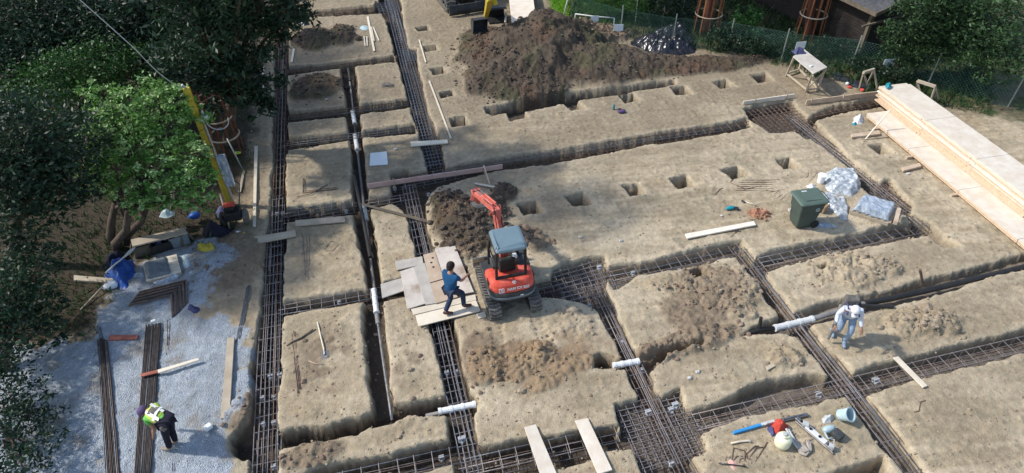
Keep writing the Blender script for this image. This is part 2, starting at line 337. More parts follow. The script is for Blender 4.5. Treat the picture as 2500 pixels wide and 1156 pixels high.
def trench_z(X, Y):
    pitm = np.zeros(X.shape)
    """depth field (>=0) and wall-nearness"""
    en = (fbm(X*2.2, Y*2.2, 3, 2)-.5)*.10 + (fbm(X*6, Y*6, 9, 3)-.5)*.065 + (fbm(X*.9, Y*.9, 12, 2)-.5)*.12
    dep = np.zeros(X.shape); near = np.full(X.shape, -1.0)
    def sub(pl, m=.5):
        x0, y0 = pl.min(0)-m; x1, y1 = pl.max(0)+m
        return (X > x0) & (X < x1) & (Y > y0) & (Y < y1)
    isd = np.full(X.shape, -1.0)
    for pl in ISL:
        w = W(pl); k = sub(w); isd[k] = np.maximum(isd[k], sdf(X[k], Y[k], w))
    for i, (dp, pl) in enumerate(TR):
        w = W(pl); k = sub(w)
        s = sdf(X[k], Y[k], w)
        if i == 14: s = np.minimum(s, -isd[k])
        s = s+en[k]
        z = dp*1.02*sst(-.02, .05, s) + .012*sst(-.12, .0, s)
        dep[k] = np.maximum(dep[k], z); near[k] = np.maximum(near[k], s)
    for (a, b, sx, sy, dp) in PITS:
        c = P(a, b); k = (abs(X-c.x) < 1.2) & (abs(Y-c.y) < 1.2)
        h1, h2, h3 = [((a*7+b*13)*q % 97)/97.0-.5 for q in (3, 11, 29)]
        s = np.minimum(sx*(.62+.14*h1)-abs(X[k]-c.x+(.1+.35*h3)*(Y[k]-c.y)), sy*(.66+.12*h2)-abs(Y[k]-c.y-.2*h1*(X[k]-c.x)))+en[k]*.55
        dep[k] = np.maximum(dep[k], dp*1.9*sst(-.01, .045, s)+.015*sst(-.1, 0, s)); near[k] = np.maximum(near[k], s); pitm[k] = np.maximum(pitm[k], sst(0, .06, s))
    return dep, near, pitm

# piles: px, py (foot centre on z=0 unless zc), rx, ry, h, kind, roughness
PILES = [
 (1330,124,3.3,3.1,1.65,'dark',.6),(1262,175,2.6,2.3,.7,'dark',.6),(1420,158,3.3,2.1,.85,'dark',.6),(1540,168,2.9,1.3,.42,'dark',.6),
 (1660,162,2.4,.9,.26,'dark',.8),(1780,156,2.4,.7,.2,'dark',.7),(1190,90,1.5,1.2,.12,'dark',.7),(1200,200,1.3,1.5,.3,'dark',.8),(1200,140,1.7,2.3,.45,'dark',.8),(1290,225,1.9,.7,.25,'dark',.8),(1480,85,1.6,1.0,.4,'brown',.8),
 (764,98,1.0,1.35,.42,'dark',.8),(836,88,.75,1.2,.25,'dark',.8),(776,212,1.15,1.35,.32,'dark',.8),
 (1120,545,1.05,1.25,.42,'dark',1.1),(1090,490,.6,.6,.2,'dark',1),(1160,590,.8,.6,.22,'dark',1),(1228,474,.5,.55,.12,'dark',.9),(1280,580,.6,.5,.16,'brown',1),(1310,598,.5,.4,.14,'brown',1),(1198,505,.6,.7,.12,'dark',.9),(1100,600,.4,.3,.08,'dark',.8),(1145,615,.4,.3,.08,'brown',.8),
 (1330,875,1.9,1.3,.02,'orange',.14),(1240,830,.9,.8,.02,'brown',.14),(1216,522,.42,.5,.2,'dark',1),(1310,862,.62,.5,.15,'orange',.9),(1262,905,.6,.4,.08,'orange',.8),(1400,885,.6,.35,.07,'orange',.7),(1190,895,.5,.6,.12,'orange',.8),(1330,935,.6,.3,.06,'orange',.6),
 (1730,700,1.1,1.0,.15,'brown',.9),(1810,700,.6,.9,.13,'tan',.9),(1640,690,.8,.4,.10,'tan',.8),(1690,760,1.0,.8,.08,'brown',.5),(1700,830,1.3,.45,.16,'brown',.9),(1590,865,.5,.35,.10,'brown',.9),(1800,750,.5,.6,.12,'tan',.8),
 (2070,660,1.3,.8,.13,'tan',.9),(2150,655,.7,.5,.16,'tan',.9),(2225,790,.8,.5,.18,'tan',1.0),(2290,795,.8,.5,.18,'tan',1.0),(1920,875,.5,.35,.10,'tan',.9),
 (760,1110,.8,.35,.08,'brown',.7),(790,880,1.0,1.3,.02,'brown',.10),(1000,900,.5,.9,.02,'brown',.10),(1180,870,.6,.9,.03,'brown',.3),(1390,790,.7,.6,.08,'tan',.6),(600,1010,.5,.6,.14,'brown',.7),
 (1030,285,.1,.1,.01,'tan',.1),(560,640,1.2,1.5,.15,'brown',.5),(1180,910,.45,.5,.10,'brown',.8),
]
def pile_fields(X, Y):
    z = np.zeros(X.shape); rough = np.zeros(X.shape); masks = {k: np.zeros(X.shape) for k in ('dark', 'brown', 'orange', 'tan')}
    wx = (fbm(X*1.3, Y*1.3, 21, 3)-.5)*.55; wy = (fbm(X*1.3+9, Y*1.3, 22, 3)-.5)*.55
    for (a, b, rx, ry, h, kd, rg) in PILES:
        c = P(a, b); k = (abs(X-c.x) < rx*1.6+.3) & (abs(Y-c.y) < ry*1.6+.3)
        ww = min(rx, ry)
        r = np.sqrt(((X[k]-c.x+wx[k]*ww)/rx)**2+((Y[k]-c.y+wy[k]*ww)/ry)**2)
        t = np.clip(1-r, 0, 1)
        zz = h*(t**1.05)*(1-.25*t)/.75
        if h > .8: z[k] = np.maximum(z[k], zz)
        else: z[k] = np.maximum(z[k], zz)*.6+(z[k]+zz)*.4
        m = sst(0.0, .22, t)
        if rg <= .15: m = sst(0, .6, t)*sst(.40, .58, fbm(X[k]*1.6, Y[k]*1.6, 101, 4))
        masks[kd][k] = np.maximum(masks[kd][k], m); rough[k] = np.maximum(rough[k], m*rg)
    return z, rough, masks

GRAVEL = [(-400,1400),(-400,900),(225,830),(245,762),(285,715),(335,640),(440,596),(500,592),(560,600),(578,625),(556,662),(520,700),(490,760),(556,782),(600,800),(614,880),(611,955),(560,1030),(556,1120),(560,1400)]
GRASS = [(1325,-60),(1345,20),(1385,48),(1470,62),(1560,100),(1570,128),(1700,122),(1790,128),(1900,158),(2010,190),(2120,225),(2300,262),(2700,330),(3200,200),(2600,-200),(1300,-200)]
LIME = [(1325,-60),(1338,10),(1356,34),(1384,44),(1392,20),(1378,-60)]
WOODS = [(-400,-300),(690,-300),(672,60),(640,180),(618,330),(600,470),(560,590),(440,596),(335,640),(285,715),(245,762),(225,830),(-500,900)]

def build_ground():
    xs = np.concatenate([[-400,-200,-110,-60,-40,-30], np.arange(-22, 34, .039), [40,50,70,120,220,400]])
    ys = [3.2]
    while ys[-1] < 41: ys.append(ys[-1]+.032+.0019*max(0, ys[-1]-8))
    ys = np.concatenate([[-300,-100,-40,-15,-6,-1,1,2.2], ys, [43,46,52,62,90,150,260,400]])
    X, Y = np.meshgrid(xs, ys)
    dep, near, pitm = trench_z(X, Y)
    pz, rough, mk = pile_fields(X, Y)
    far = np.clip((X+22)/2, 0, 1)*np.clip((34-X)/2, 0, 1)*np.clip((Y-3.2), 0, 1)
    und = (fbm(X*.5, Y*.5, 31, 3)-.5)*.05 + (fbm(X*3, Y*3, 33, 3)-.5)*.02
    stk = fbm(X*.8+Y*.1, Y*7+X*.9, 38, 3)
    fine = (fbm(X*9, Y*9, 37, 3)-.5)*.022 + (stk-.5)*.03*sst(2, 5, X) + np.clip(fbm(X*4.5, Y*4.5, 39, 3)-.56, 0, 1)*.12*sst(.4, .6, fbm(X*.7, Y*.7, 40, 3))
    cl = 1-fbm(X*4, Y*4, 41, 4, .65)*1.1; cl2 = np.abs(fbm(X*9, Y*9, 43, 3, .7)-.5)*2
    gs = sdf(X, Y, W(GRAVEL))+(fbm(X*2.5, Y*2.5, 51, 4)-.5)*.9
    gm = sst(-.08, .1, gs)
    Z = und+fine+pz+rough*((.5-cl)*.30+(.5-cl2)*.10)
    # spill ruts behind the digger and scuffs
    inside = sst(0, .08, near)
    Z = Z*(1-.6*inside)-dep+inside*(fbm(X*4, Y*4, 61, 3)-.5)*.08
    Z = Z+gm*(fbm(X*14, Y*14, 71, 2)-.5)*.022 + gm*.03
    for (a0, b0, a1, b1) in ((1212,790,1245,960),(1306,768,1345,850),(1160,668,1140,560)):
        p0, p1 = P(a0, b0), P(a1, b1); dx, dy = p1.x-p0.x, p1.y-p0.y; L_ = math.hypot(dx, dy); dx /= L_; dy /= L_
        al = (X-p0.x)*dx+(Y-p0.y)*dy; ac = (X-p0.x)*(-dy)+(Y-p0.y)*dx
        band = sst(.19, .14, abs(ac+.04*np.sin(al*2)))*sst(-.1, .1, al)*sst(L_, L_-.5, al)
        Z = Z-band*(.03+.026*np.sin(al*2*math.pi/.16+np.abs(ac)*9))
    Z *= far
    # ---- surface kinds
    n1 = fbm(X*.45, Y*.45, 81, 4); n2 = fbm(X*2.3, Y*2.3, 83, 4); n3 = fbm(X*10, Y*10, 85, 3)
    tan = np.array([.39, .314, .21]); pale = np.array([.525, .443, .318]); olive = np.array([.27, .232, .158]); damp = np.array([.115, .092, .07])
    def mixc(c, t, col):
        t = np.clip(t, 0, 1)[..., None]; return c*(1-t)+np.array(col)*t
    C = np.broadcast_to(tan, X.shape+(3,)).copy()
    C = mixc(C, sst(.42, .62, n1)*.6, pale)
    C = mixc(C, sst(.52, .66, n2)*.35, pale)
    C = mixc(C, sst(.50, .66, stk)*sst(2, 5, X)*.55, pale); C = mixc(C, sst(.44, .30, stk)*sst(2, 5, X)*.35, olive)
    C = mixc(C, sst(.54, .70, fbm(X*1.1, Y*1.1, 91, 4))*.45, olive)
    C = mixc(C, sst(.60, .75, fbm(X*3.1, Y*3.1, 93, 3))*.3, (.22, .165, .115))
    C = mixc(C, sst(.50, .62, fbm(X*.33+5, Y*.33, 98, 4))*.42, (.265, .215, .15))
    # ground darker and browner towards the back and left
    back = sst(12, 25, Y)*.62+sst(-1, -6, X)*.3
    C = mixc(C, back, (.215, .175, .124))
    # trench rims stay pale, floors are damp, recess shade painted in
    rim = sst(-.25, -.02, near)*(1-sst(-.02, .03, near))
    C = mixc(C, rim*.35, pale)
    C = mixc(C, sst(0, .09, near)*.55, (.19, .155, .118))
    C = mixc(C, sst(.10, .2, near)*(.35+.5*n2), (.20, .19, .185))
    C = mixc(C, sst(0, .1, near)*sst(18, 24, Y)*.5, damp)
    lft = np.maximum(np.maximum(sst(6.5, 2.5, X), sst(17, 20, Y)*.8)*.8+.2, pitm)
    C = mixc(C, sst(.14, .42, dep)*(.30+.6*lft), (.105, .082, .062)); C = mixc(C, sst(.30, .5, dep)*lft*.7, (.055, .044, .035))  # darker with depth: damp soil, plus the shade of the pits painted in
    C = mixc(C, mk['dark']*.92, np.array([.066, .051, .040])); C = mixc(C, mk['dark']*sst(.5, .65, n2)*.4, (.14, .11, .085))
    C = mixc(C, mk['dark']*sst(.52, .66, fbm(X*.9, Y*.9, 95, 3))*.5, (.085, .088, .045)); C = mixc(C, mk['dark']*sst(.54, .68, fbm(X*.8+4, Y*.8, 96, 3))*.5, (.125, .075, .05))
    C = mixc(C, mk['brown']*.75, (.20, .15, .105)); C = mixc(C, mk['orange']*.8, (.29, .205, .125)); C = mixc(C, mk['orange']*sst(.5, .7, n2)*.5, (.22, .155, .10))
    C = mixc(C, mk['tan']*.35, (.27, .215, .15))
    g = np.array([.43, .475, .52])*(.86+.28*n3[..., None])
    C = C*(1-gm[..., None])+g*gm[..., None]
    C = mixc(C, gm*sst(.55, .72, n2)*.4, (.26, .26, .255)); C = mixc(C, gm*sst(.50, .62, fbm(X*.7, Y*.7, 103, 3))*.3, (.30, .33, .37))
    C = mixc(C, gm*sst(.60, .75, fbm(X*1.6, Y*1.6, 97, 3))*.6, (.30, .26, .205))
    gr = sst(-.3, .3, sdf(X, Y, W(GRASS))+(n2-.5)*1.2)
    C = mixc(C, gr*.85, (.085, .08, .045)); C = mixc(C, gr*sst(.45, .6, n2)*.7, (.045, .085, .025))
    lm = sst(-.1, .2, sdf(X, Y, W(LIME))+(n2-.5)*.4); C = mixc(C, lm, (.10, .22, .02))
    wd = sst(-.3, .4, sdf(X, Y, W(WOODS))+(n2-.5)*1.0); C = mixc(C, wd*(1-gm)*.92, (.040, .032, .023))  # dark soil under the left trees, their deep shade painted into its colour
    C = C*(.88+.24*n3[..., None])
    ny, nx = X.shape
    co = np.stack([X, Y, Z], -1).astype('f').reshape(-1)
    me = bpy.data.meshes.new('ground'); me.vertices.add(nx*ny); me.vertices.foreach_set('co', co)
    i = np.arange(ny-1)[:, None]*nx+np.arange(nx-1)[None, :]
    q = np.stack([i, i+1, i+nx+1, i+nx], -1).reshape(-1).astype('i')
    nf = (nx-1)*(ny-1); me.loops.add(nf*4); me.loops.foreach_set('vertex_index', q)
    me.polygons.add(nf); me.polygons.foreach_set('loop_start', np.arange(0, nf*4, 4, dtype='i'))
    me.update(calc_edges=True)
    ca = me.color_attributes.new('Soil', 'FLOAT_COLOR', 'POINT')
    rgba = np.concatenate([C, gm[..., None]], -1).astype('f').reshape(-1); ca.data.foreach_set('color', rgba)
    m = bpy.data.materials.new('soil_and_gravel'); m.use_nodes = True; nt = m.node_tree; N = nt.nodes; L = nt.links
    b = N['Principled BSDF']; b.inputs['Roughness'].default_value = .96; b.inputs['Specular IOR Level'].default_value = .15
    at = N.new('ShaderNodeAttribute'); at.attribute_name = 'Soil'
    geo = N.new('ShaderNodeNewGeometry')
    def nz(s, d=6, r=.6):
        n = N.new('ShaderNodeTexNoise'); n.inputs['Scale'].default_value = s; n.inputs['Detail'].default_value = d; n.inputs['Roughness'].default_value = r
        L.new(geo.outputs['Position'], n.inputs['Vector']); return n
    a1 = nz(7); a2 = nz(38, 4, .7)
    vo = N.new('ShaderNodeTexVoronoi'); vo.inputs['Scale'].default_value = 48; L.new(geo.outputs['Position'], vo.inputs['Vector'])
    def mth(op, a, bb):
        n = N.new('ShaderNodeMath'); n.operation = op
        for i_, v in enumerate((a, bb)):
            if isinstance(v, (int, float)): n.inputs[i_].default_value = v
            else: L.new(v, n.inputs[i_])
        return n.outputs[0]
    v1 = mth('MULTIPLY_ADD', a1.outputs['Fac'], .9); N[-1].inputs[2].default_value = .55
    v2 = mth('MULTIPLY_ADD', a2.outputs['Fac'], .8); N[-1].inputs[2].default_value = .6
    vv = mth('MULTIPLY', v1, v2)
    vg = mth('MULTIPLY_ADD', vo.outputs['Color'], .55); N[-1].inputs[2].default_value = .74
    mixv = N.new('ShaderNodeMix'); mixv.data_type = 'FLOAT'; L.new(at.outputs['Alpha'], mixv.inputs[0]); L.new(vv, mixv.inputs[2]); L.new(vg, mixv.inputs[3])
    sc = N.new('ShaderNodeVectorMath'); sc.operation = 'SCALE'; L.new(at.outputs['Color'], sc.inputs[0]); L.new(mixv.outputs[0], sc.inputs['Scale'])
    L.new(sc.outputs[0], b.inputs['Base Color'])
    bp = N.new('ShaderNodeBump'); bp.inputs['Strength'].default_value = .7; bp.inputs['Distance'].default_value = .06
    hsum = mth('ADD', a1.outputs['Fac'], mth('MULTIPLY', a2.outputs['Fac'], .5)); hs2 = mth('ADD', hsum, mth('MULTIPLY', mth('MULTIPLY', vo.outputs['Distance'], -1.2), at.outputs['Alpha']))
    L.new(hs2, bp.inputs['Height']); L.new(bp.outputs[0], b.inputs['Normal'])
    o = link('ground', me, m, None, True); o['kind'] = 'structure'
    return xs, ys, Z
GX, GY, GZ = build_ground()
def gz(x, y):
    i = int(np.clip(np.searchsorted(GX, x), 1, len(GX)-1)); j = int(np.clip(np.searchsorted(GY, y), 1, len(GY)-1))
    return float(max(GZ[j, i], GZ[j-1, i-1]))
# ------------------------------------------------------------------ loose clods on the piles (nobody could count them)
def rock_protos(n=7):
    out = []
    for i in range(n):
        bm = bmesh.new(); bmesh.ops.create_icosphere(bm, subdivisions=1, radius=1)
        for v in bm.verts:
            v.co *= 1+.45*(random.random()-.5); v.co.z *= .72; v.co.x *= 1.15
        out.append((np.array([v.co[:] for v in bm.verts]), np.array([[v.index for v in f.verts] for f in bm.faces]))); bm.free()
    return out
RP = rock_protos()
def scatter_rocks(name, pts, mat_, label=None):
    """pts: (x,y,z,size); one mesh"""
    V = []; Fc = []; b = 0
    for (x, y, z, s) in pts:
        v, f = RP[random.randrange(len(RP))]; a = random.random()*2*PI; c, sn = math.cos(a), math.sin(a)
        R = np.array([[c, -sn, 0], [sn, c, 0], [0, 0, 1]]); t = random.uniform(-.6, .6); ct, st = math.cos(t), math.sin(t)
        R = R @ np.array([[1, 0, 0], [0, ct, -st], [0, st, ct]])
        V.append((v @ R.T)*s+np.array([x, y, z+s*.3])); Fc.append(f+b); b += len(v)
    V = np.concatenate(V); Fc = np.concatenate(Fc)
    me = bpy.data.meshes.new(name); me.from_pydata(V.tolist(), [], Fc.tolist())
    o = link(name, me, mat_); o['kind'] = 'stuff'
    if label: o['label'] = label; o['category'] = 'soil'
    return o
def pile_clods():
    by = {'dark': [], 'brown': [], 'orange': [], 'tan': []}
    for (a, b, rx, ry, h, kd, rg) in PILES:
        if rx < .3: continue
        c = P(a, b); n = int(rx*ry*(130 if rx < 2 else 60)*rg)
        for _ in range(n):
            r = random.random()**.6*1.18; t = random.random()*2*PI
            x = c.x+r*rx*math.cos(t); y = c.y+r*ry*math.sin(t)
            s = .012+.062*random.random()**4
            if random.random() < .03*rg: s *= 1.8 if r < .8 else 2.3
            if rx > 2: s *= .95
            if rg >= 1: s *= 1.45
            by[kd].append((x, y, gz(x, y)-.01, s))
    # crumbs strewn over the whole site
    crumbs = []
    for _ in range(9000):
        a = random.uniform(600, 2600); b = 1180*random.random()**.8
        c = P(a, b); z = gz(c.x, c.y)
        crumbs.append((c.x, c.y, z-.006,     .008+.03*random.random()**4))
    scatter_rocks('dark_soil_clods', by['dark'], MT['clod_dark'], 'loose dark brown clods of earth on the spoil heaps')
    scatter_rocks('brown_soil_clods', by['brown'], MT['clod_brown'], 'loose brown clods of earth at the trench edges')
    scatter_rocks('clay_clods', by['orange'], MT['clod_orange'], 'orange brown clay clods behind the red mini excavator')
    scatter_rocks('tan_soil_clods', by['tan']+crumbs, MT['clod_tan'], 'pale tan clods and crumbs strewn over the dug site')
    gr = []
    gp = W(GRAVEL)
    for _ in range(6000):
        a = random.uniform(-60, 640); b = random.uniform(590, 1200); c = P(a, b)
        gr.append((c.x, c.y))
    G = np.array(gr); k = sdf(G[:, 0], G[:, 1], gp) > .05
    scatter_rocks('gravel_stones', [(x, y, gz(x, y)-.006, .007+.012*random.random()**2) for x, y in G[k]], MT['gravel_stone'], 'grey crushed gravel spread on the left side of the site')
pile_clods()

# ------------------------------------------------------------------ rebar cages
def stick_mesh(name, pts, r, n=5):
    mb = MB(); mb.tube(pts, r, n); return mb
def cage(label, a, b, w=.42, nb=4, sp=.38, zt=-.09, h=.26, m='rebar', r=.0098, jit=.012, group='rebar cages lying in the footing trenches', lap=0):
    A = P(a[0], a[1], zt); B = P(b[0], b[1], zt); d = B-A; Ln = d.length; d.normalize(); s = Vector((-d.y, d.x, 0))
    t = thing('rebar_cage', label, 'rebar cage', (A.x, A.y, zt-h), group)
    for lvl, zz in ((0, 0), (1, -h)):
        for i in range(nb):
            o = s*(w*(i/(nb-1)-.5)); k = max(3, int(Ln/1.6))
            pts = [A+d*(Ln*j/k)+o+s*random.uniform(-jit, jit)+Vector((0, 0, zz+random.uniform(-jit, jit))) for j in range(k+1)]
            pts[0] = pts[0]+d*random.uniform(-.12, .1); pts[-1] = pts[-1]+d*random.uniform(-.1, .12)
            MB().tube(pts, r*(1.25 if lvl == 0 else 1.1), 5).build('long_bar', MT[random.choice((m, m, 'rebar_rust', 'rebar_blue'))], t, smooth=True)
    for k in range(lap):
        o = s*random.uniform(-w*.38, w*.38); j0 = random.uniform(0, .55)*Ln; j1 = min(Ln, j0+random.uniform(1.8, 4))
        MB().tube([A+d*j0+o+Vector((0, 0, .01)), A+d*(j0+j1)/2+o+s*.01+Vector((0, 0, .012)), A+d*j1+o+Vector((0, 0, .01))], r*1.3, 5).build('long_bar', MT[m], t, smooth=True)
    n = int(Ln/sp); first = None
    w2 = w/2+.018; hook = .07
    for i in range(n+1):
        c = A+d*(sp*i+random.uniform(-.025, .025)+.08)
        if first is None:
            pts = [(-w2, 0, .012), (w2, 0, .012), (w2, 0, -h-.01), (-w2, 0, -h-.01), (-w2, 0, .016), (-w2+hook, .0, -.04)]
            mb = MB(); mb.tube(pts, r*.95, 5)
            me = bpy.data.meshes.new('stirrup'); me.from_pydata(mb.v, [], mb.f); me.materials.append(MT[m]); first = me
        o = bpy.data.objects.new('stirrup', first); COL.objects.link(o); o.parent = t
        o.location = c-Vector(t.location)
        # local x across the cage
        o.rotation_euler = (random.uniform(-.03, .03), 0, math.atan2(s.y, s.x)+random.uniform(-.03, .03))
    return t
def bar_mat(label, corners, z, nu, nv, m='rebar', r=.0095, layers=2, dz=.16):
    q = [P(c[0], c[1], z) for c in corners]; cx = sum(q, Vector())/4
    t = thing('rebar_mat', label, 'rebar mat', (cx.x, cx.y, z-.3), 'rebar mats in the widened footing pits')
    for ly in range(layers):
        zz = Vector((0, 0, -dz*ly))
        for i in range(nu):
            f = i/(nu-1); a = q[0].lerp(q[1], f); b = q[3].lerp(q[2], f); e = (b-a).normalized()*random.uniform(.0, .12)
            MB().tube([a-e+zz, (a+b)/2+zz+Vector((random.uniform(-.01, .01), 0, 0)), b+e+zz], r*1.15, 5).build('bar', MT[m], t)
        for i in range(nv):
            f = i/(nv-1); a = q[0].lerp(q[3], f); b = q[1].lerp(q[2], f); e = (b-a).normalized()*random.uniform(.0, .12)
            MB().tube([a-e+zz+Vector((0, 0, .02)), (a+b)/2+zz+Vector((0, random.uniform(-.01, .01), .02)), b+e+zz+Vector((0, 0, .02))], r*1.15, 5).build('bar', MT[m], t)
    return t
cage('far half of the wide cage in the long left trench beside the dark trees', (690,-40), (670,480), .56, 6, .42, lap=6, m='rebar_rust')
cage('near half of the wide cage in the long left trench beside the gravel', (670,484), (645,1200), .52, 6, .40, lap=6)
cage('dense grey rebar cage in the far centre trench that ends at the short plank', (951,-12), (1064,408), .60, 6, .22, lap=8, m='rebar_blue', zt=-.10)
cage('rebar cage running from the pink board under the planks to the bottom edge', (998,452), (1167,1200), .44, 5, .38, lap=4)
cage('thin dark cage in the cross trench nearest the top edge of the photo', (737,36), (922,21), .30, 3, .5, m='rebar_rust')
cage('thin cage in the cross trench between the two dark soil heaps on the left', (700,175), (968,140), .30, 3, .42, m='rebar_rust')
cage('thin cage in the cross trench just below the island with the dark heap', (700,289), (1003,252), .32, 3, .36, m='rebar_rust')
cage('thin cage in the cross trench above the island with the L shaped bars', (698,351), (1020,314), .32, 3, .36, m='rebar_rust')
cage('cage in the cross trench above the short plank, left of the black pipe', (694,523), (868,496), .32, 3, .34)
cage('short cage between the black pipe and the long cage under the pink board', (893,498), (992,482), .32, 3, .34)
cage('cage in the cross trench left of the white pipe above the shovel island', (690,757), (934,713), .36, 3, .32)
cage('short cage under the pink form board', (955,446), (1128,412), .32, 3, .34)
cage('long narrow cage between the pink board and the far corner footing', (1134,405), (1834,303), .34, 3, .34, m='rebar_rust')
cage('cage between the central footing grid and the trench corner below the white plank', (1494,675), (1814,607), .36, 3, .33)
cage('cage in the trench just below the green wheelie bin', (1850,643), (2236,561), .36, 3, .36)
cage('cage from the central footing grid down to the big grid at the bottom', (1452,697), (1692,1195), .42, 5, .38, lap=5)
cage('long diagonal cage passing left of the man with the blower', (1808,606), (2268,1195), .46, 5, .38, lap=5)
cage('dense cage between the far corner footing and the wrapped pallets', (1930,282), (2262,553), .46, 5, .26, lap=4)
cage('cage along the near right trench above the blue level', (1705,1030), (2600,816), .40, 3, .38)
cage('cage passing under the two pale planks at the bottom', (1128,1143), (1512,1058), .40, 3, .38)
cage('cage in the bottom left trench in front of the shovel island', (740,1196), (1118,1111), .40, 3, .38)
cage('short cage beyond the far corner footing running towards the lumber stack', (1985,281), (2190,241), .30, 3, .34, m='rebar_rust')
cage('short cage right of the red mini excavator', (1292,711), (1392,690), .36, 3, .3)
bar_mat('square grid of rebar in the central footing right of the red excavator', [(1352,668),(1474,634),(1508,708),(1384,738)], -.14, 8, 8)
bar_mat('large grid of rebar in the footing at the bottom right of centre', [(1506,992),(1662,958),(1735,1098),(1572,1145)], -.14, 9, 12)
bar_mat('dark grid of rebar in the far corner footing below the pale form board', [(1824,270),(1936,250),(1990,308),(1884,322)], -.14, 11, 9, m='rebar_rust')
bar_mat('small grid of rebar beside the wrapped pallets', [(2122,430),(2178,442),(2232,502),(2182,512)], -.14, 7, 7, m='rebar_rust')
bar_mat('small blue grey grid of rebar where the far trenches cross', [(985,122),(1014,120),(1024,146),(990,150)], -.1, 6, 6, m='rebar_blue')
bar_mat('small dark grid of rebar at the top edge of the photo', [(918,10),(970,6),(976,24),(928,28)], -.1, 6, 5, m='rebar_blue')
# spacers and wrapped couplers lying in the trenches
def spacer(a, b, big=1.0, i=0):
    c = P(a, b, -.1); mb = MB(); mb.box((c.x, c.y, -.16), (.09*big, .08*big, .06), rz=random.random())
    mb.tube([(c.x-.05*big, c.y, -.1), (c.x+.05*big, c.y+.01, -.1)], .022*big, 6); mb.tube([(c.x-.05*big, c.y+.05, -.11), (c.x+.05*big, c.y+.06, -.11)], .018*big, 6)
    o = mb.build('spacer_block', MT['concrete'], None, bevel=.006); recentre(o)
    return settag(o, 'small pale grey spacer block tied under the rebar in a trench', 'spacer block', 'spacer blocks tied to the rebar in the trenches')
for (a, b, s) in [(660,918,1.2),(683,915,1.2),(640,972,1),(668,970,1),(642,1035,1),(668,1032,1),(668,1140,1.1),(1091,910,1.1),(1114,908,1),(1128,1072,1.7),(676,521,1.1),(690,520,1),(845,516,1),(828,738,1),(1520,836,1.3),
                  (1584,1006,1.4),(1650,988,1.5),(1566,904,1.1),(1464,652,1.3),(1546,666,1.2),(1660,660,1),(1640,1000,1.3),(1640,1132,1.2),(2000,962,1.5),(2140,928,1.6),(1890,688,1),(1440,745,1),(1502,732,1.2),(963,459,1.2),(1046,474,1),(1960,1010,1),(1078,1118,1.2),(2040,620,1),(2238,516,1.1)]:
    spacer(a, b, s)

# ------------------------------------------------------------------ pipes
def pipe(name, label, runs, joints=()):
    """runs: (material, radius, [(px,py,z),...])"""
    q = P(*runs[0][2][0]); t = thing(name, label, 'pipe', (q.x, q.y, q.z-runs[0][1]))
    for (m, r, pts, pn) in runs:
        w = [P(*p) for p in pts]; mb = MB()
        fine = []
        for i in range(len(w)-1):
            for k in range(6): fine.append(w[i].lerp(w[i+1], k/6))
        fine.append(w[-1])
        mb.tube(fine, r, 12)
        if pn == 'white_sleeve':
            for f in (0.0, .33, .66, 1.0):
                c = w[0].lerp(w[-1], f); d = (w[-1]-w[0]).normalized(); mb.tube([c-d*.035, c+d*.035], r*1.14, 12)
        mb.build(pn, MT[m], t, smooth=False)
    return t
pipe('drain_pipe', 'thin black and white drain pipe lying along the narrow pipe trench between the left islands', [
  ('pipe_grey', .035, [(851,172,-.2),(856,215,-.3),(862,272,-.3)], 'pipe_run'), ('pvc', .075, [(861,274,-.2),(866,302,-.2)], 'white_sleeve'),
  ('pipe_black', .05, [(866,302,-.22),(869,332,-.22)], 'pipe_run'), ('pvc', .075, [(867,332,-.2),(872,366,-.2)], 'white_sleeve'),
  ('pipe_grey', .045, [(872,366,-.25),(880,430,-.3),(889,505,-.3)], 'pipe_run'), ('pvc', .075, [(888,505,-.2),(893,535,-.2)], 'white_sleeve'),
  ('pipe_grey', .045, [(893,535,-.25),(905,640,-.3),(914,708,-.25)], 'pipe_run'), ('pvc', .07, [(913,710,-.08),(919,762,-.08)], 'white_sleeve'),
  ('pipe_grey', .06, [(919,762,-.12),(923,792,-.15)], 'pipe_run'), ('steel', .035, [(923,792,-.15),(938,900,-.15),(955,1012,-.12),(957,1026,-.2)], 'pipe_run')])
pipe('black_pipe', 'long straight black pipe laid loose on top across the narrow trench', [('pipe_black', .055, [(864,430,.05),(884,520,.0),(904,628,-.05)], 'pipe_run')])
pipe('black_upstand', 'short black pipe end bent up at the far end of the pipe trench', [('pipe_black', .05, [(850,168,.12),(853,182,.05),(855,198,-.1)], 'pipe_run')])
pipe('white_pipe', 'white pipe piece crossing under the cage in front of the clay heap', [('pipe_grey', .05, [(1040,1016,-.22),(1078,1008,-.16)], 'pipe_run'), ('pvc', .075, [(1074,1005,-.1),(1158,988,-.1)], 'white_sleeve')])
pipe('white_pipe', 'white pipe piece crossing under the cage beside the small dark hole', [('pvc', .075, [(1500,893,-.06),(1557,883,-.06)], 'white_sleeve')])
pipe('sewer_pipe', 'long grey and white pipe in the shallow trench behind the man with the blower', [
  ('pipe_black', .055, [(1798,822,-.12),(1850,808,-.08),(1862,804,-.08),(1896,801,-.08)], 'pipe_run'),
  ('pvc', .085, [(1894,801,-.06),(1982,780,-.06)], 'white_sleeve'), ('pipe_grey', .07, [(1982,780,-.08),(2040,762,-.08),(2110,742,-.08)], 'pipe_run'),
  ('pipe_black', .085, [(2110,741,-.06),(2180,728,-.06),(2277,706,-.06),(2430,670,-.06),(2620,624,-.06)], 'pipe_run')])
pipe('black_pipe', 'short black pipe stub lying beside the man with the blower', [('pipe_black', .055, [(2098,747,.05),(2180,749,.05)], 'pipe_run')])
pipe('black_upstand', 'short black riser pipe standing at the left end of the white sewer pipe', [('pipe_black', .05, [(1852,806,-.1),(1856,790,.1)], 'pipe_run'), ('pipe_black', .045, [(1856,790,.1),(1858,776,.3)], 'riser')])
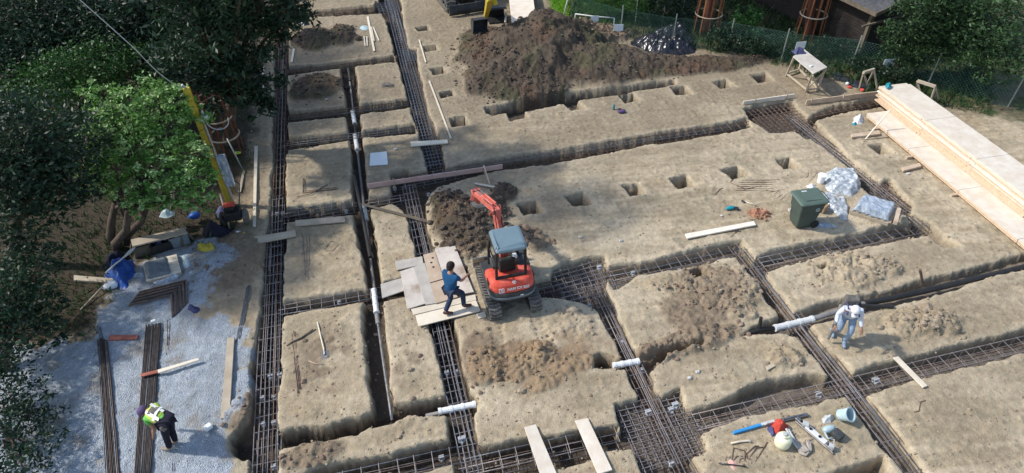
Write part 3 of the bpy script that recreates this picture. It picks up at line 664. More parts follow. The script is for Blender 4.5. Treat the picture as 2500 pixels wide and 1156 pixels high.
pipe('iron_post', 'short dark iron post leaning at the far right pipe trench', [('rebar_rust', .035, [(2253,692,-.05),(2246,658,.5)], 'post')])

# ------------------------------------------------------------------ boards and planks
def board(name, label, corners, z, th, m, cat='plank', group=None, bevel=.004, lift=None):
    mb = MB(); px_slab(mb, corners, z, th)
    o = mb.build(name, MT[m], None, bevel=bevel); recentre(o); return settag(o, label, cat, group)
LW = 'long boards lying on the ground'
board('plank', 'tan plank bridging the left trench near the gravel', [(597,582),(720,562),(724,576),(599,600)], .075, .04, 'wood_tan')
board('plank', 'pale tan plank lying on the island edge above the three thin bars', [(721,538),(841,528),(843,541),(721,552)], .07, .04, 'wood_tan')
board('plank', 'short pale plank bridging the far centre trench', [(1002,346),(1092,341),(1094,349),(1004,357)], .075, .04, 'wood_white')
board('plank', 'white plank lying alone on the open ground left of the bin', [(1672,571),(1840,540),(1846,549),(1678,582)], .08, .045, 'wood_fresh')
board('plank', 'left one of the two long white planks at the bottom edge', [(1280,1043),(1308,1036),(1395,1240),(1350,1250)], .075, .045, 'wood_fresh')
board('plank', 'right one of the two long white planks at the bottom edge', [(1404,1027),(1435,1021),(1495,1147),(1460,1158)], .075, .045, 'wood_fresh')
board('plank', 'narrow pale pink batten bridging the trench at the right edge', [(2181,873),(2193,870),(2265,942),(2254,946)], .07, .04, 'wood_white')
board('plank', 'tan plank lying lengthwise on the gravel beside the left trench', [(555,825),(572,824),(560,1018),(538,1022)], .12, .05, 'wood_tan')
board('plank', 'red painted board on the gravel left of the rebar pile', [(268,818),(338,818),(333,828),(264,830)], .08, .04, 'wood_red')
board('batten', 'long thin pale batten lying left of the wide trench below the trees', [(621,357),(629,357),(624,553),(617,553)], .08, .03, 'wood_white', 'batten')
board('batten', 'short pale batten near the yellow post', [(592,416),(598,417),(588,469),(582,468)], .06, .03, 'wood_tan', 'batten')
board('batten', 'long thin pale batten beside the row of small pits at the centre trench', [(1046,197),(1050,197),(1103,337),(1099,338)], .05, .03, 'wood_white', 'batten')
board('batten', 'thin pale batten beside the two farthest small pits', [(1022,97),(1025,97),(1041,152),(1038,152)], .05, .03, 'wood_white', 'batten')
board('batten', 'longest white stake lying on the far left island', [(895,41),(900,40),(916,124),(911,125)], .05, .03, 'wood_white', 'stake')
for lb, q in (('short white stake right of the longest stake on the far island', [(910,66),(913,66),(927,99),(923,99)]), ('short white stake touching the longest stake on the far island', [(905,66),(908,66),(915,100),(912,100)]),
              ('small white stake left of the longest stake on the far island', [(887,89),(890,89),(893,112),(890,112)]), ('small white stake next to the longest stake on the far island', [(894,89),(897,89),(898,112),(895,112)]),
              ('short pale stake at the left edge of the far left island', [(715,119),(720,119),(714,151),(709,151)])):
    board('stake', lb, q, .04, .03, 'wood_white', 'stake')
board('lath', 'thin pale lath on the ground just behind the excavator arm', [(1157,449),(1161,446),(1248,461),(1244,466)], .06, .025, 'wood_white', 'lath')
board('lath', 'long lath lying across the middle rebar pile on the gravel', [(384,903),(483,874),(486,879),(386,911)], .17, .03, 'wood_white', 'lath')
board('lath', 'dark red stick lying across the middle rebar pile on the gravel', [(342,913),(384,903),(386,910),(344,920)], .17, .03, 'wood_red', 'lath')
board('stick', 'yellowish stick beside the crumbly patch below the right pipe', [(1870,895),(1914,872),(1918,880),(1874,904)], .06, .03, 'wood_tan', 'stick')
board('batten', 'short pale batten at the right, just above the far right pit', [(2078,327),(2146,318),(2150,327),(2080,335)], .10, .07, 'wood_ply', 'batten')
board('batten', 'short batten poking out under the lumber stack at the right edge', [(2202,409),(2245,398),(2250,406),(2206,417)], .10, .07, 'wood_ply', 'batten')
board('batten', 'short white stick left of the big plywood sheet', [(1234,29),(1238,29),(1236,54),(1231,54)], .2, .04, 'wood_white', 'batten')
board('plywood_sheet', 'large pale plywood sheet lying behind the big dark mound', [(1236,-60),(1294,-64),(1307,33),(1250,60)], [.45,.45,.6,.6], .03, 'wood_fresh', 'plywood sheet')
board('white_sheet', 'white rectangular sheet lying on the edge of a small island', [(904,374),(944,370),(947,402),(902,405)], .035, .012, 'paper', 'sheet')
board('strap', 'thin brown strip of wood crossing the long centre cage', [(880,500),(884,496),(1042,536),(1040,543)], [.05,.05,.03,.03], .015, 'wood_dark', 'strip')
# the platform of planks beside the digger
PG = 'planks of the walking platform beside the mini excavator'
for lb, q, z, m in (
 ('lowest left grey plank of the platform, reaching to the white pipe', [(929,694),(980,679),(986,710),(933,728)], .05, 'wood_grey'),
 ('pale plank at the upper left corner of the platform', [(965,638),(1031,626),(1034,645),(968,660)], .05, 'wood_grey'),
 ('leftmost long muddy plank of the platform', [(977,663),(1009,652),(1039,741),(994,755)], .09, 'wood_dirty'),
 ('second long plank of the platform from the left, dusty and pinkish', [(1009,652),(1037,642),(1064,740),(1039,744)], .095, 'wood_grey'),
 ('small plywood piece with three knot holes on the platform', [(1033,622),(1062,615),(1083,680),(1050,690)], .11, 'wood_ply'),
 ('tan plywood piece in the middle of the platform left of the man', [(1051,692),(1082,683),(1118,725),(1064,741)], .10, 'wood_ply'),
 ('big muddy plywood sheet under the heap of soil at the far side of the platform', [(1061,606),(1111,600),(1157,713),(1092,724)], .09, 'wood_dirty'),
 ('narrow white plank below the long muddy ones on the platform', [(1003,755),(1160,719),(1163,732),(1010,769)], .06, 'wood_white'),
 ('wide white front plank of the platform under the feet of the man in blue', [(1014,770),(1162,733),(1173,759),(1022,797)], .075, 'wood_white'),
 ('small pale plank end between the platform and the left track', [(1163,766),(1184,761),(1187,773),(1169,778)], .05, 'wood_white')):
    o = board('plank', lb, q, z, .03, m, 'plank', PG)
    if 'knot' in lb:
        for (a, b) in ((1056.5,630), (1053,641.5), (1058,652.5)):
            c = P(a, b, .1125); mbk = MB(); mbk.lathe([(.001, 0), (.035, .0), (.03, .004), (.001, .004)], c, 10)
            k = mbk.build('knot_hole', MT['black'], None); k.parent = o; k.data.transform(Matrix.Translation(-Vector(o.location)))
# boards on edge
def edge_board(label, a, b, h, th, m, stakes=(), z0=.02):
    A = P(a[0], a[1], z0); B = P(b[0], b[1], z0); t = thing('form_board', label, 'form board', (A.x, A.y, 0))
    MB().bar(A+Vector((0, 0, h/2)), B+Vector((0, 0, h/2)), th, h).build('board', MT[m], t, bevel=.004)
    d = (B-A).normalized()
    for f in stakes:
        c = A.lerp(B, f)+Vector((d.y, -d.x, 0))*(th*.5+.022)
        MB().bar(c+Vector((0, 0, -.25)), c+Vector((.0, 0, h+.10)), .035).build('stake', MT['wood_tan'], t)
    return t
edge_board('long pink form board standing on edge over the trench junction', (898,460), (1227,412), .17, .045, 'wood_pink', (.19, .86))
edge_board('pale form board with two stakes beside the far corner footing', (1813,256), (1938,238), .15, .045, 'wood_fresh', (.22, .84))
edge_board('long orange tan form board leading to the lumber stack', (1966,256), (2142,234), .20, .045, 'wood_ply', (.06, .5))
mb = MB(); mb.bar(P(1181,405,.35), P(1196,452,.02), .04); o = mb.build('stake', MT['wood_ply'], None); recentre(o); settag(o, 'thin tan stake leaning on the right end of the pink form board', 'stake')

# ------------------------------------------------------------------ loose and stacked rebar
def bundle(label, ends, n, z0, layers, r=.011, m='rebar_blue', group='piles of straight rebar on the gravel', cat='rebar pile', jit=.02, name='rebar_pile'):
    (a0, a1), (b0, b1) = ends; t = thing(name, label, cat, tuple(P(*a0, 0)), group)
    for ly in range(layers):
        for i in range(n):
            f = (i+.5*(ly % 2))/(n-.5)
            za = z0+r+ly*r*1.8
            A = P(a0[0]+(a1[0]-a0[0])*f, a0[1]+(a1[1]-a0[1])*f, za); B = P(b0[0]+(b1[0]-b0[0])*f, b0[1]+(b1[1]-b0[1])*f, za)
            d = (B-A).normalized(); A = A+d*random.uniform(-.12, .08); B = B+d*random.uniform(-.1, .15)
            k = 6; pts = [A.lerp(B, j/k)+Vector((random.uniform(-jit, jit)*.4, random.uniform(-jit, jit)*.2, random.uniform(0, jit)*.3)) for j in range(k+1)]
            MB().tube(pts, r, 5).build('bar', MT[random.choice(m) if isinstance(m, list) else m], t, smooth=True)
    return t
bundle('long pile of straight grey rebar in the middle of the gravel beside the bent worker', (((357,797),(392,796)), ((326,1185),(366,1185))), 13, .03, 3, m=['rebar_blue','rebar_dark','rebar_dark','rebar'])
bundle('long rusty rebar pile at the left edge of the gravel', (((238,830),(262,835)), ((262,1215),(298,1215))), 9, .03, 3, m=['rebar_rust','rebar_dark','rebar_blue','rebar_dark'])
bundle('thin dark bars beside the top of the left rebar pile', (((236,795),(248,800)), ((262,900),(272,905))), 3, .02, 1, m='rebar_blue')
bundle('three loose bars lying beside the left trench next to the tan plank', (((604,698),(613,700)), ((576,830),(586,832))), 4, .03, 1, m='rebar_blue')
bundle('two short thin bars on the gravel right of the middle pile, farther pair', (((409,784),(418,784)), ((407,864),(411,864))), 2, .01, 1, m='rebar_blue')
bundle('two short thin bars on the gravel just behind the bent worker', (((396,925),(407,921)), ((402,975),(411,972))), 2, .01, 1, m='rebar_blue')
bundle('two thin bars at the bottom of the gravel', (((421,1125),(428,1125)), ((420,1190),(428,1190))), 2, .01, 1, m='rebar_blue')
bundle('three long thin bars on the island with the bent wire loop', (((739,578),(759,575)), ((745,676),(755,682))), 3, .0, 1, m='rebar', r=.009)
bundle('three thin bars left of the shovel', (((713,816),(722,814)), ((726,950),(736,945))), 3, .01, 1, m='rebar_rust', r=.010)
bundle('rows of thin bars on the open ground left of the bin, fanned out', (((1808,441),(1800,468)), ((1893,440),(1885,470))), 6, .0, 1, m='rebar_rust', r=.009, group=None)
def wirething(name, label, cat, polys, r, m, group=None, n=6, part='bar'):
    q = P(*polys[0][0]); t = thing(name, label, cat, (q.x, q.y, 0), group)
    for pl in polys: MB().tube([P(*p)+Vector((0, 0, r)) for p in pl], r, n).build(part, MT[m], t, smooth=True)
    return t
wirething('bent_bars', 'dark L shaped bars lying on the island left of the black pipe', 'bent bars', [[(741,436,0),(739,472,0),(826,463,0)],[(744,440,.0),(743,468,.02),(822,459,.02)],[(725,482,0),(760,474,.02),(800,452,0)]], .013, 'rebar_rust')
wirething('stirrup_loop', 'single bent wire loop lying on the island with three long bars', 'stirrup', [[(791,610,0),(808,590,0),(828,596,0),(812,614,0),(791,610,0)]], .008, 'rebar')
wirething('wire_bundle', 'tangle of blue grey wire on the far left island', 'wire bundle', [[(930,206+i*2.2,.02*i),(945,200+i*3,.03),(962,207+i*1.5,.02),(948,212-i,.03*i),(931,210,0)] for i in range(5)], .008, 'rebar_blue')
wirething('bent_bars', 'bent tie bars scattered near the pink paper at the bottom right', 'bent bars', [
 [(1786,1128,0),(1790,1094,.02),(1818,1102,.02)],[(1816,1128,0),(1820,1112,.0),(1842,1090,.02),(1852,1090,0)],[(1818,1104,.02),(1824,1120,.02),(1832,1122,.02)],[(1830,1118,0),(1846,1094,.02),(1862,1093,0)],[(1788,1128,0),(1798,1115,.01),(1812,1115,0)],[(1804,1132,0),(1806,1122,.01),(1814,1121,0)],[(1820,1106,.02),(1817,1124,.01),(1824,1129,0)]], .011, 'rebar_rust')
wirething('short_bar', 'single straight rusty bar right of the bent tie bars', 'rebar', [[(1873,1081,0),(1844,1128,0)]], .012, 'rebar_rust')
wirething('short_bar', 'dark straight rod lying across the pink paper', 'rebar', [[(1754,1132,.04),(1821,1140,.04)]], .014, 'tarp_black')
wirething('bent_bar', 'zigzag bent bar lying alone near the right edge', 'rebar', [[(2230,1006,0),(2243,1004,0),(2247,982,0),(2259,979,0)]], .009, 'rebar_rust')
wirething('short_bar', 'crossed short bars under the white plank', 'rebar', [[(1784,580,0),(1802,563,0)],[(1778,565,0),(1808,566,0)]], .012, 'rebar_rust')
wirething('short_bars', 'two crooked short bars between the bin and the far row of pits', 'rebar', [[(1973,448,0),(1994,424,0)],[(1968,435,0),(1973,430,0),(1974,418,0),(1977,416,0)]], .010, 'rebar_rust')
wirething('short_bars', 'scattered crossed bars just left of the bin', 'rebar', [[(1886,452,0),(1910,478,0)],[(1890,476,0),(1913,456,0)],[(1896,486,0),(1920,467,0)],[(1906,490,0),(1922,474,0)],[(1880,470,0),(1915,464,0)],[(1783,446,0),(1790,438,0)],[(1745,476,0),(1757,463,0),(1765,460,0)],[(1782,447,0),(1820,462,.02),(1860,455,0)]], .010, 'rebar_rust')
wirething('bent_bars', 'small bent bars on the gravel below the red board', 'bent bars', [[(290,870,0),(300,842,0),(304,872,0)],[(286,862,0),(298,846,0)]], .010, 'rebar_blue')
# stack of L bent bars
t = thing('bent_rebar_stack', 'stack of rusty L bent rebars on the gravel in front of the pallet', 'rebar stack', tuple(P(420,735)))
for i in range(16):
    f = i/15; z = .10+.02*math.sin(i*1.7)
    a = P(313+28*f, 748-35*f, z); b = P(417+37*f, 722-38*f, z); c = P(421+36*f, 776-36*f, .05)
    MB().tube([a, a.lerp(b, .93), b, b.lerp(c, .07), c], .019, 6).build('bar', MT['rebar_dark'] if i % 3 else MT['rebar_rust'], t, smooth=True)
for i in range(9):
    f = (i+.5)/9; z = .05
    a = P(316+28*f, 746-34*f, z); b = P(417+36*f, 722-36*f, z); c = P(421+35*f, 774-34*f, .02)
    MB().tube([a, b, c],   .02, 6).build('bar', MT['rebar_dark'], t, smooth=True)
# ------------------------------------------------------------------ mini excavator (local: x right, y forward, z up)
def rrect(x0, x1, y0, y1, r, n=5):
    out = []
    for cx, cy, a0 in ((x1-r, y1-r, 0), (x0+r, y1-r, 90), (x0+r, y0+r, 180), (x1-r, y0+r, 270)):
        for k in range(n+1):
            a = math.radians(a0+90*k/n); out.append((cx+r*math.cos(a), cy+r*math.sin(a)))
    return out
def loft(mb, rings):
    """rings: list of equal-length lists of 3-D points"""
    n = len(rings[0]); vs = [p for r in rings for p in r]; fs = []
    for i in range(len(rings)-1):
        for k in range(n):
            k2 = (k+1) % n; fs.append((i*n+k, i*n+k2, (i+1)*n+k2, (i+1)*n+k))
    fs.append(tuple(range(n))[::-1]); fs.append(tuple((len(rings)-1)*n+k for k in range(n)))
    mb.add(vs, fs)
def tail_outline(hw, back, front, n=14, pinch=1.0):
    """rounded tail at -y, square front"""
    pts = [(hw, front), (-hw, front)]
    for k in range(n+1):
        a = PI+PI*k/n
        x = hw*math.copysign(abs(math.cos(a))**.62, math.cos(a)); y = -abs(math.sin(a))**.62
        pts.append((x, -back*.35+y*back*.65))
    return pts
def track(root, x, L=2.0, H=.46, w=.34, m='rubber', lug=.105):
    mb = MB(); r = H/2; path = []
    def stadium(rr):
        o = []; hl = L/2-r
        for k in range(9):
            a = math.radians(-90+180*k/8); o.append((hl+rr*math.cos(a), r+rr*math.sin(a)))
        for k in range(9):
            a = math.radians(90+180*k/8); o.append((-hl+rr*math.cos(a), r+rr*math.sin(a)))
        return o
    O = stadium(r-.035); I = stadium(r-.075); n = len(O)
    vs = [(x+sx*w/2, y, z) for sx in (-1, 1) for (y, z) in O]+[(x+sx*w/2, y, z) for sx in (-1, 1) for (y, z) in I]
    fs = []
    for k in range(n):
        k2 = (k+1) % n
        fs += [(k, k2, n+k2, n+k), (2*n+k, 3*n+k, 3*n+k2, 2*n+k2), (k, 2*n+k, 2*n+k2, k2), (n+k, n+k2, 3*n+k2, 3*n+k)]
    mb.add(vs, fs)
    # lugs round the path, alternating left and right like a chevron belt
    seg = []; hl = L/2-r; per = 4*hl+2*PI*(r-.02); cnt = int(per/lug)
    for i in range(cnt):
        s = i*per/cnt; R = r-.018
        if s < 2*hl: y, z, a = -hl+s, 2*r-.018, 0
        elif s < 2*hl+PI*R: t = (s-2*hl)/R; y, z, a = hl+R*math.sin(t), r+R*math.cos(t), -t
        elif s < 4*hl+PI*R: q = s-2*hl-PI*R; y, z, a = hl-q, .018, PI
        else: t = (s-4*hl-PI*R)/R; y, z, a = -hl-R*math.sin(t), r-R*math.cos(t), PI-t
        M = Matrix.Rotation(a, 3, 'X')
        for sd in (-1, 1):
            Mz = M @ Matrix.Rotation(sd*.32, 3, 'Z')
            mb.box((x+sd*w*.245, y, z), (w*.5, .055, .045), M=Mz)
    tr = mb.build('track', MT[m], root, local=True)
    b2 = MB()
    for yy in (-hl, hl): b2.lathe([(.02, -.11), (r-.09, -.11), (r-.085, .11), (.02, .11)], (x, yy, r), 16, M=Matrix.Rotation(PI/2, 3, 'Y'))
    for k in range(4): b2.lathe([(.02, -.1), (.075, -.1), (.075, .1), (.02, .1)], (x, -hl+.3+k*.31, .13), 10, M=Matrix.Rotation(PI/2, 3, 'Y'))
    b2.box((x, 0, r+.02), (.16, L-.6, .16)); b2.build('wheels', MT['dark'], tr, local=True)
    return tr
def lname(mb, name, m, root, **k): return mb.build(name, m if not isinstance(m, str) else MT[m], root, local=True, **k)
def plate_profile(mb, side, x0, x1):
    """closed side profile (y,z) extruded from x0 to x1"""
    n = len(side); mb.add([(x0, y, z) for y, z in side]+[(x1, y, z) for y, z in side], [tuple(range(n))[::-1], tuple(range(n, 2*n))]+[(i, (i+1) % n, n+(i+1) % n, n+i) for i in range(n)])
def bucket(root, c, w, m, name='bucket', ry=0.0, s=1.0):
    mb = MB(); arc = []
    for k in range(9):
        a = math.radians(100+200*k/8); arc.append((.24*s*math.cos(a), .24*s*math.sin(a)))
    th = .02
    M = Matrix.Rotation(ry, 3, 'X')
    def q(x, y, z): v = M @ Vector((0, y, z)); return (c[0]+x, c[1]+v.y, c[2]+v.z)
    for k in range(8):
        (y0, z0), (y1, z1) = arc[k], arc[k+1]
        f = 1-th/.24
        mb.hexa([q(-w/2, y0, z0), q(w/2, y0, z0), q(w/2, y1, z1), q(-w/2, y1, z1)], [q(-w/2, y0*f, z0*f), q(w/2, y0*f, z0*f), q(w/2, y1*f, z1*f), q(-w/2, y1*f, z1*f)])
    for sx in (-1, 1):
        pl = [q(sx*w/2, y, z) for y, z in arc]; pl2 = [(p[0]-sx*th, p[1], p[2]) for p in pl]; n = len(pl)
        mb.add(pl+pl2, [tuple(range(n)), tuple(range(n, 2*n))[::-1]]+[(i, (i+1) % n, n+(i+1) % n, n+i) for i in range(n)])
    y1, z1 = arc[-1]
    for i in range(4):
        x = -w/2+w*(i+.5)/4; mb.hexa([q(x-.02, y1, z1-.02), q(x+.02, y1, z1-.02), q(x+.02, y1, z1+.02), q(x-.02, y1, z1+.02)], [q(x-.008, y1+.09*s, z1-.01), q(x+.008, y1+.09*s, z1-.01), q(x+.008, y1+.09*s, z1+.0), q(x-.008, y1+.09*s, z1+.0)])
    return lname(mb, name, m, root)

def text_mesh(s, size, name, m, parent, M):
    cu = bpy.data.curves.new(name, 'FONT'); cu.body = s; cu.size = size; cu.extrude = .004; cu.align_x = 'CENTER'; cu.align_y = 'CENTER'; cu.shear = .25
    cu.offset = size*.03
    ob = bpy.data.objects.new('tmp', cu); COL.objects.link(ob); dg = bpy.context.evaluated_depsgraph_get()
    me = bpy.data.meshes.new_from_object(ob.evaluated_get(dg)); bpy.data.objects.remove(ob)
    me.transform(M); me.materials.clear(); me.materials.append(MT[m]); me['_loc'] = 1
    return link(name, me, None, parent)

def digger(name, label, loc, rot, paint, hood, roofm, decal, world_boom, bucket_m, scale=1.0, canopy=True):
    root = thing(name, label, 'mini excavator', loc, rot=rot, scale=scale)
    bpy.context.view_layer.update()
    INV = (Matrix.Translation(Vector(loc)) @ Matrix.Rotation(rot, 4, 'Z') @ Matrix.Scale(scale, 4)).inverted()
    for x in (-.58, .58): track(root, x)
    mb = MB(); mb.box((0, 0, .30), (.84, .9, .2)); mb.lathe([(.36, .38), (.36, .50), (.3, .52)], (0, 0, 0), 24)
    mb.box((0, -.42, .24), (.5, .3, .12)); lname(mb, 'undercarriage', 'dark', root, bevel=.02)
    # blade at the front
    mb = MB(); mb.bar((-.3, .5, .25), (-.34, 1.22, .22), .09, .1); mb.bar((.3, .5, .25), (.34, 1.22, .22), .09, .1)
    plate_profile(mb, [(1.24, .04), (1.30, .04), (1.36, .20), (1.31, .38), (1.27, .38), (1.29, .2)], -.75, .75)
    lname(mb, 'blade', 'steel' if paint.startswith('red') else 'dark', root)
    # upper structure: skirt, counterweight, hood
    mb = MB(); rings = []
    for z, hw, bk in ((.43, .58, .66), (.49, .65, .78), (.74, .67, .83), (.83, .66, .81)):
        rings.append([(x, y, z) for x, y in tail_outline(hw, bk, .62)])
    loft(mb, rings); lname(mb, 'counterweight', 'dark', root, smooth=False, bevel=.012)
    mb = MB()
    for z0, hw, bk in ((.66, .678, .845),):
        o = tail_outline(hw, bk, .1); i = tail_outline(hw-.02, bk-.02, .1)
        n = len(o); a = [(x, y, z0-.03) for x, y in o[2:]]; b = [(x, y, z0+.03) for x, y in o[2:]]; c = [(x, y, z0+.035) for x, y in i[2:]]; n = len(a)
        mb.add(a+b+c, [(k, k+1, n+k+1, n+k) for k in range(n-1)]+[(n+k, n+k+1, 2*n+k+1, 2*n+k) for k in range(n-1)])
    lname(mb, 'bumper_strip', 'bumper', root)
    mb = MB(); rings = []
    for z, hw, bk, fr in ((.835, .645, .795, .05), (.93, .64, .785, .05), (1.06, .625, .74, .02), (1.13, .59, .68, -.02), (1.155, .52, .58, -.06)):
        rings.append([(x, y, z) for x, y in tail_outline(hw, bk, fr)])
    loft(mb, rings); hd = lname(mb, 'hood', hood, root, bevel=.012)
    # dark louvres left, right and the side tank
    for sx in (-1, 1):
        mb = MB()
        for k in range(3): mb.box((sx*.60, -.36+.0*k, .86+.075*k), (.10, .22, .035))
        lname(mb, 'vent', 'black', hd)
    mb = MB(); mb.box((.46, .16, .97), (.34, .66, .40)); lname(mb, 'side_tank', 'dark', root, bevel=.06, seg=3)
    mb = MB(); mb.box((-.10, .30, .79), (.62, .6, .05)); lname(mb, 'floor_plate', 'black', root)
    # seat
    st = MB(); st.box((-.06, -.06, 1.20), (.46, .44, .12)); seat = lname(st, 'seat', 'black', root, bevel=.04, seg=2)
    st = MB(); st.box((-.06, -.28, 1.42), (.44, .10, .44)); lname(st, 'backrest', 'black', seat, bevel=.04, seg=2)
    # controls
    mb = MB(); mb.box((.27, .12, 1.16), (.13, .42, .36)); mb.box((-.38, .10, 1.12), (.11, .42, .30)); lname(mb, 'console', 'dark', root, bevel=.02)
    for x in (-.38, .27):
        mb = MB(); mb.tube([(x, .24, 1.3), (x, .27, 1.46)], .012, 6); mb.blob((x, .275, 1.49), .03, 1, 1, .1); lname(mb, 'joystick', 'white', root)
    for x in (-.14, .02):
        mb = MB(); mb.tube([(x, .50, .82), (x, .47, 1.25)], .011, 6); mb.box((x, .46, 1.27), (.05, .03, .05)); lname(mb, 'travel_lever', 'steel', root)
    mb = MB(); mb.box((.22, .02, 1.40), (.12, .16, .10)); lname(mb, 'towel', 'white', root, bevel=.03, seg=2)
    if canopy:
        for (x, y, fx, fy) in ((-.42, -.50, -.39, -.50), (.39, -.50, .37, -.50), (-.44, .34, -.39, .18), (.38, .34, .37, .18)):
            mb = MB(); mb.tube([(x, y, .98), (x, y*.98, 1.55), (fx, fy, 2.22)], .042, 8); lname(mb, 'canopy_post', 'black', root)
        mb = MB(); mb.tube([(-.42, -.50, 1.19), (.39, -.50, 1.19)], .04, 8); mb.tube([(-.39, -.50, 2.14), (.37, -.50, 2.14)], .032, 8); mb.tube([(-.42, -.48, 1.6), (-.42, .3, 1.6)], .02, 8); lname(mb, 'canopy_rail', 'black', root)
        rings = []
        for z, e in ((2.20, 0.0), (2.25, .012), (2.285, -.012), (2.305, -.07)):
            rings.append([(x, y, z-(.05 if y < -.5 else 0)*(1)) for x, y in rrect(-.43-e, .41+e, -.60-e, .26+e, .09)])
        mb = MB(); loft(mb, rings); rf = lname(mb, 'canopy_roof', roofm, root)
        mb = MB(); mb.box((-.44, -.15, 2.17), (.04, .75, .05)); mb.box((.42, -.15, 2.17), (.04, .75, .05)); mb.box((-.01, .26, 2.17), (.82, .03, .05)); lname(mb, 'roof_edge', 'dark', rf)
    if decal:
        for (s, size, x, y, z) in ((decal, .105, .10, -.797, .97),):
            M = Matrix.Translation((x, y, z)) @ Matrix.Rotation(math.radians(74), 4, 'X'); text_mesh(s, size, 'decal_lettering', 'white', hd, M)
        mb = MB()
        Rm = Matrix.Rotation(math.radians(74), 3, 'X')
        def qq(x, y, w_, h_): mb.box(Vector((x, -.797, .97))+Rm @ Vector((0, y, 0)), (w_, h_, .012), M=Rm)
        qq(-.36, .055, .15, .02); qq(-.36, -.055, .15, .02); qq(-.425, 0, .02, .12); qq(-.295, 0, .02, .12); qq(-.36, .01, .04, .08); qq(-.33, -.01, .06, .02)
        lname(mb, 'decal_emblem', 'white', hd)
        mb = MB(); ring = [(0.02+.045*math.cos(2*PI*k/14), 0, .045*math.sin(2*PI*k/14)) for k in range(15)]
        Rr = Matrix.Rotation(math.radians(-38), 3, 'X')
        mb.tube([Rr @ Vector(p)+Vector((0, -.70, 1.125)) for p in ring], .008, 5); mb.box((.02, -.70, 1.125), (.03, .03, .03)); lname(mb, 'round_emblem', 'white', hd)
        mb = MB(); mb.box((.20, -.835, .72), (.09, .01, .035)); lname(mb, 'plate', 'white', root)
    # boom and arm, given in world points
    foot, elbow, tip, low, bk = [INV @ Vector(p) for p in world_boom]
    mb = MB(); mb.box((foot.x, foot.y-.1, foot.z-.12), (.26, .30, .34)); lname(mb, 'swing_bracket', paint, root, bevel=.02)
    sidev = (tip-foot).cross(Vector((0, 0, 1))).normalized()
    def beam(mb, pts, ws, hs):
        rings = []
        for i, p in enumerate(pts):
            d = (pts[min(i+1, len(pts)-1)]-pts[max(i-1, 0)]).normalized(); s = d.cross(Vector((0, 0, 1))); s = s.normalized() if s.length > .15 else sidev; u = s.cross(d)
            rings.append([p+s*ws[i]/2+u*hs[i]/2, p-s*ws[i]/2+u*hs[i]/2, p-s*ws[i]/2-u*hs[i]/2, p+s*ws[i]/2-u*hs[i]/2])
        loft(mb, rings)
    mid = foot.lerp(elbow, .5)+Vector((0, .03, 0))
    mb = MB(); beam(mb, [foot, mid, elbow, elbow.lerp(tip, .35), tip], [.15, .16, .17, .16, .14], [.16, .22, .27, .22, .15]); bo = lname(mb, 'boom', paint, root, bevel=.012)
    mb = MB()
    for s in (-1, 1): mb.box(elbow+sidev*.12*s+Vector((0, 0, .02)), (.05, .16, .16))
    mb.bar(elbow-sidev*.12, elbow-sidev*.26+Vector((0, -.04, -.02)), .03, .1); lname(mb, 'boom_bracket', paint, bo, bevel=.008)
    mb = MB(); beam(mb, [tip+(tip-elbow).normalized()*.12+Vector((0, 0, .10)), tip, tip.lerp(low, .5), low], [.17, .20, .14, .12], [.12, .26, .20, .12]); ar = lname(mb, 'arm', paint, root, bevel=.01)
    for s in (-1, 1):
        mb = MB(); off = sidev*(.055*s)+Vector((0, 0, .17)); a = elbow.lerp(tip, .10)+off; b = elbow.lerp(tip, .95)+off
        mb.tube([a, a.lerp(b, .62)], .028, 8); lname(mb, 'arm_cylinder', paint, bo)
        mb = MB(); mb.tube([a.lerp(b, .6), b], .014, 8); lname(mb, 'cylinder_rod', 'steel', bo)
    mb = MB(); mb.tube([foot+Vector((0, .16, .02)), elbow+Vector((0, .18, -.1))], .036, 8); lname(mb, 'boom_cylinder', paint, root)
    for s in (-1, 1):
        mb = MB(); mb.tube([foot+sidev*.08*s+Vector((0, -.05, .1)), mid+sidev*.10*s+Vector((0, -.14, .05)), elbow+sidev*.09*s+Vector((0, -.05, .17)), elbow.lerp(tip, .5)+sidev*.09*s+Vector((0, 0, .13))], .012, 6); lname(mb, 'hose', 'black', root)
    mb = MB(); mb.bar(tip+sidev*.02+Vector((0, 0, .12)), tip.lerp(tip*2-elbow, .12)+sidev*.05+Vector((0, 0, .05)), .26, .05); mb.bar(tip-sidev*.1+Vector((0, 0, -.02)), tip-sidev*.16+Vector((0, .05, -.22)), .05, .12)
    lname(mb, 'linkage', paint, ar, bevel=.008)
    bucket(root, bk, .48, MT[bucket_m], ry=-.6)
    return root
ex_org = P(1240, 716); ex_org.z = 0
digger('mini_excavator', 'red tracked mini excavator with slate blue canopy roof digging beside the plank platform', ex_org, math.radians(0.5), 'red_dusty', 'red', 'slate', 'NAM CX 30Z',
  [P(1226, 598, .95), P(1212, 514, 2.05), P(1163, 473, 1.95), P(1168, 494, .75), P(1168, 508, .14)], 'rubber', scale=.94)
# the bigger yellow machine cut by the top edge
yo = P(1092, 34)+Vector((.92, 1.5, 0)); yo.z = 0
digger('yellow_excavator', 'yellow and black excavator cut by the top edge behind the dark mound', yo, math.radians(186), 'yellow', 'yellow', 'dark', None,
  [yo+Vector((.15, -1.0, 1.2)), P(1172, -34, 2.9), P(1196, -6, 2.5), P(1186, 40, 1.0), P(1172, 62, .5)], 'dark', scale=1.45)
mb = MB(); c = P(1212, 34, .3)
plate_profile(mb, [(-.45, 0), (.40, .0), (.45, .35), (.2, .62), (-.2, .66), (-.3, .6), (.12, .5), (.3, .32), (.28, .08), (-.45, .05)], -.45, .45)
o = mb.build('loose_bucket', MT['black'], None); o.location = (c.x, c.y, gz(c.x, c.y)); settag(o, 'spare black digger bucket lying beside the yellow excavator', 'digger bucket')

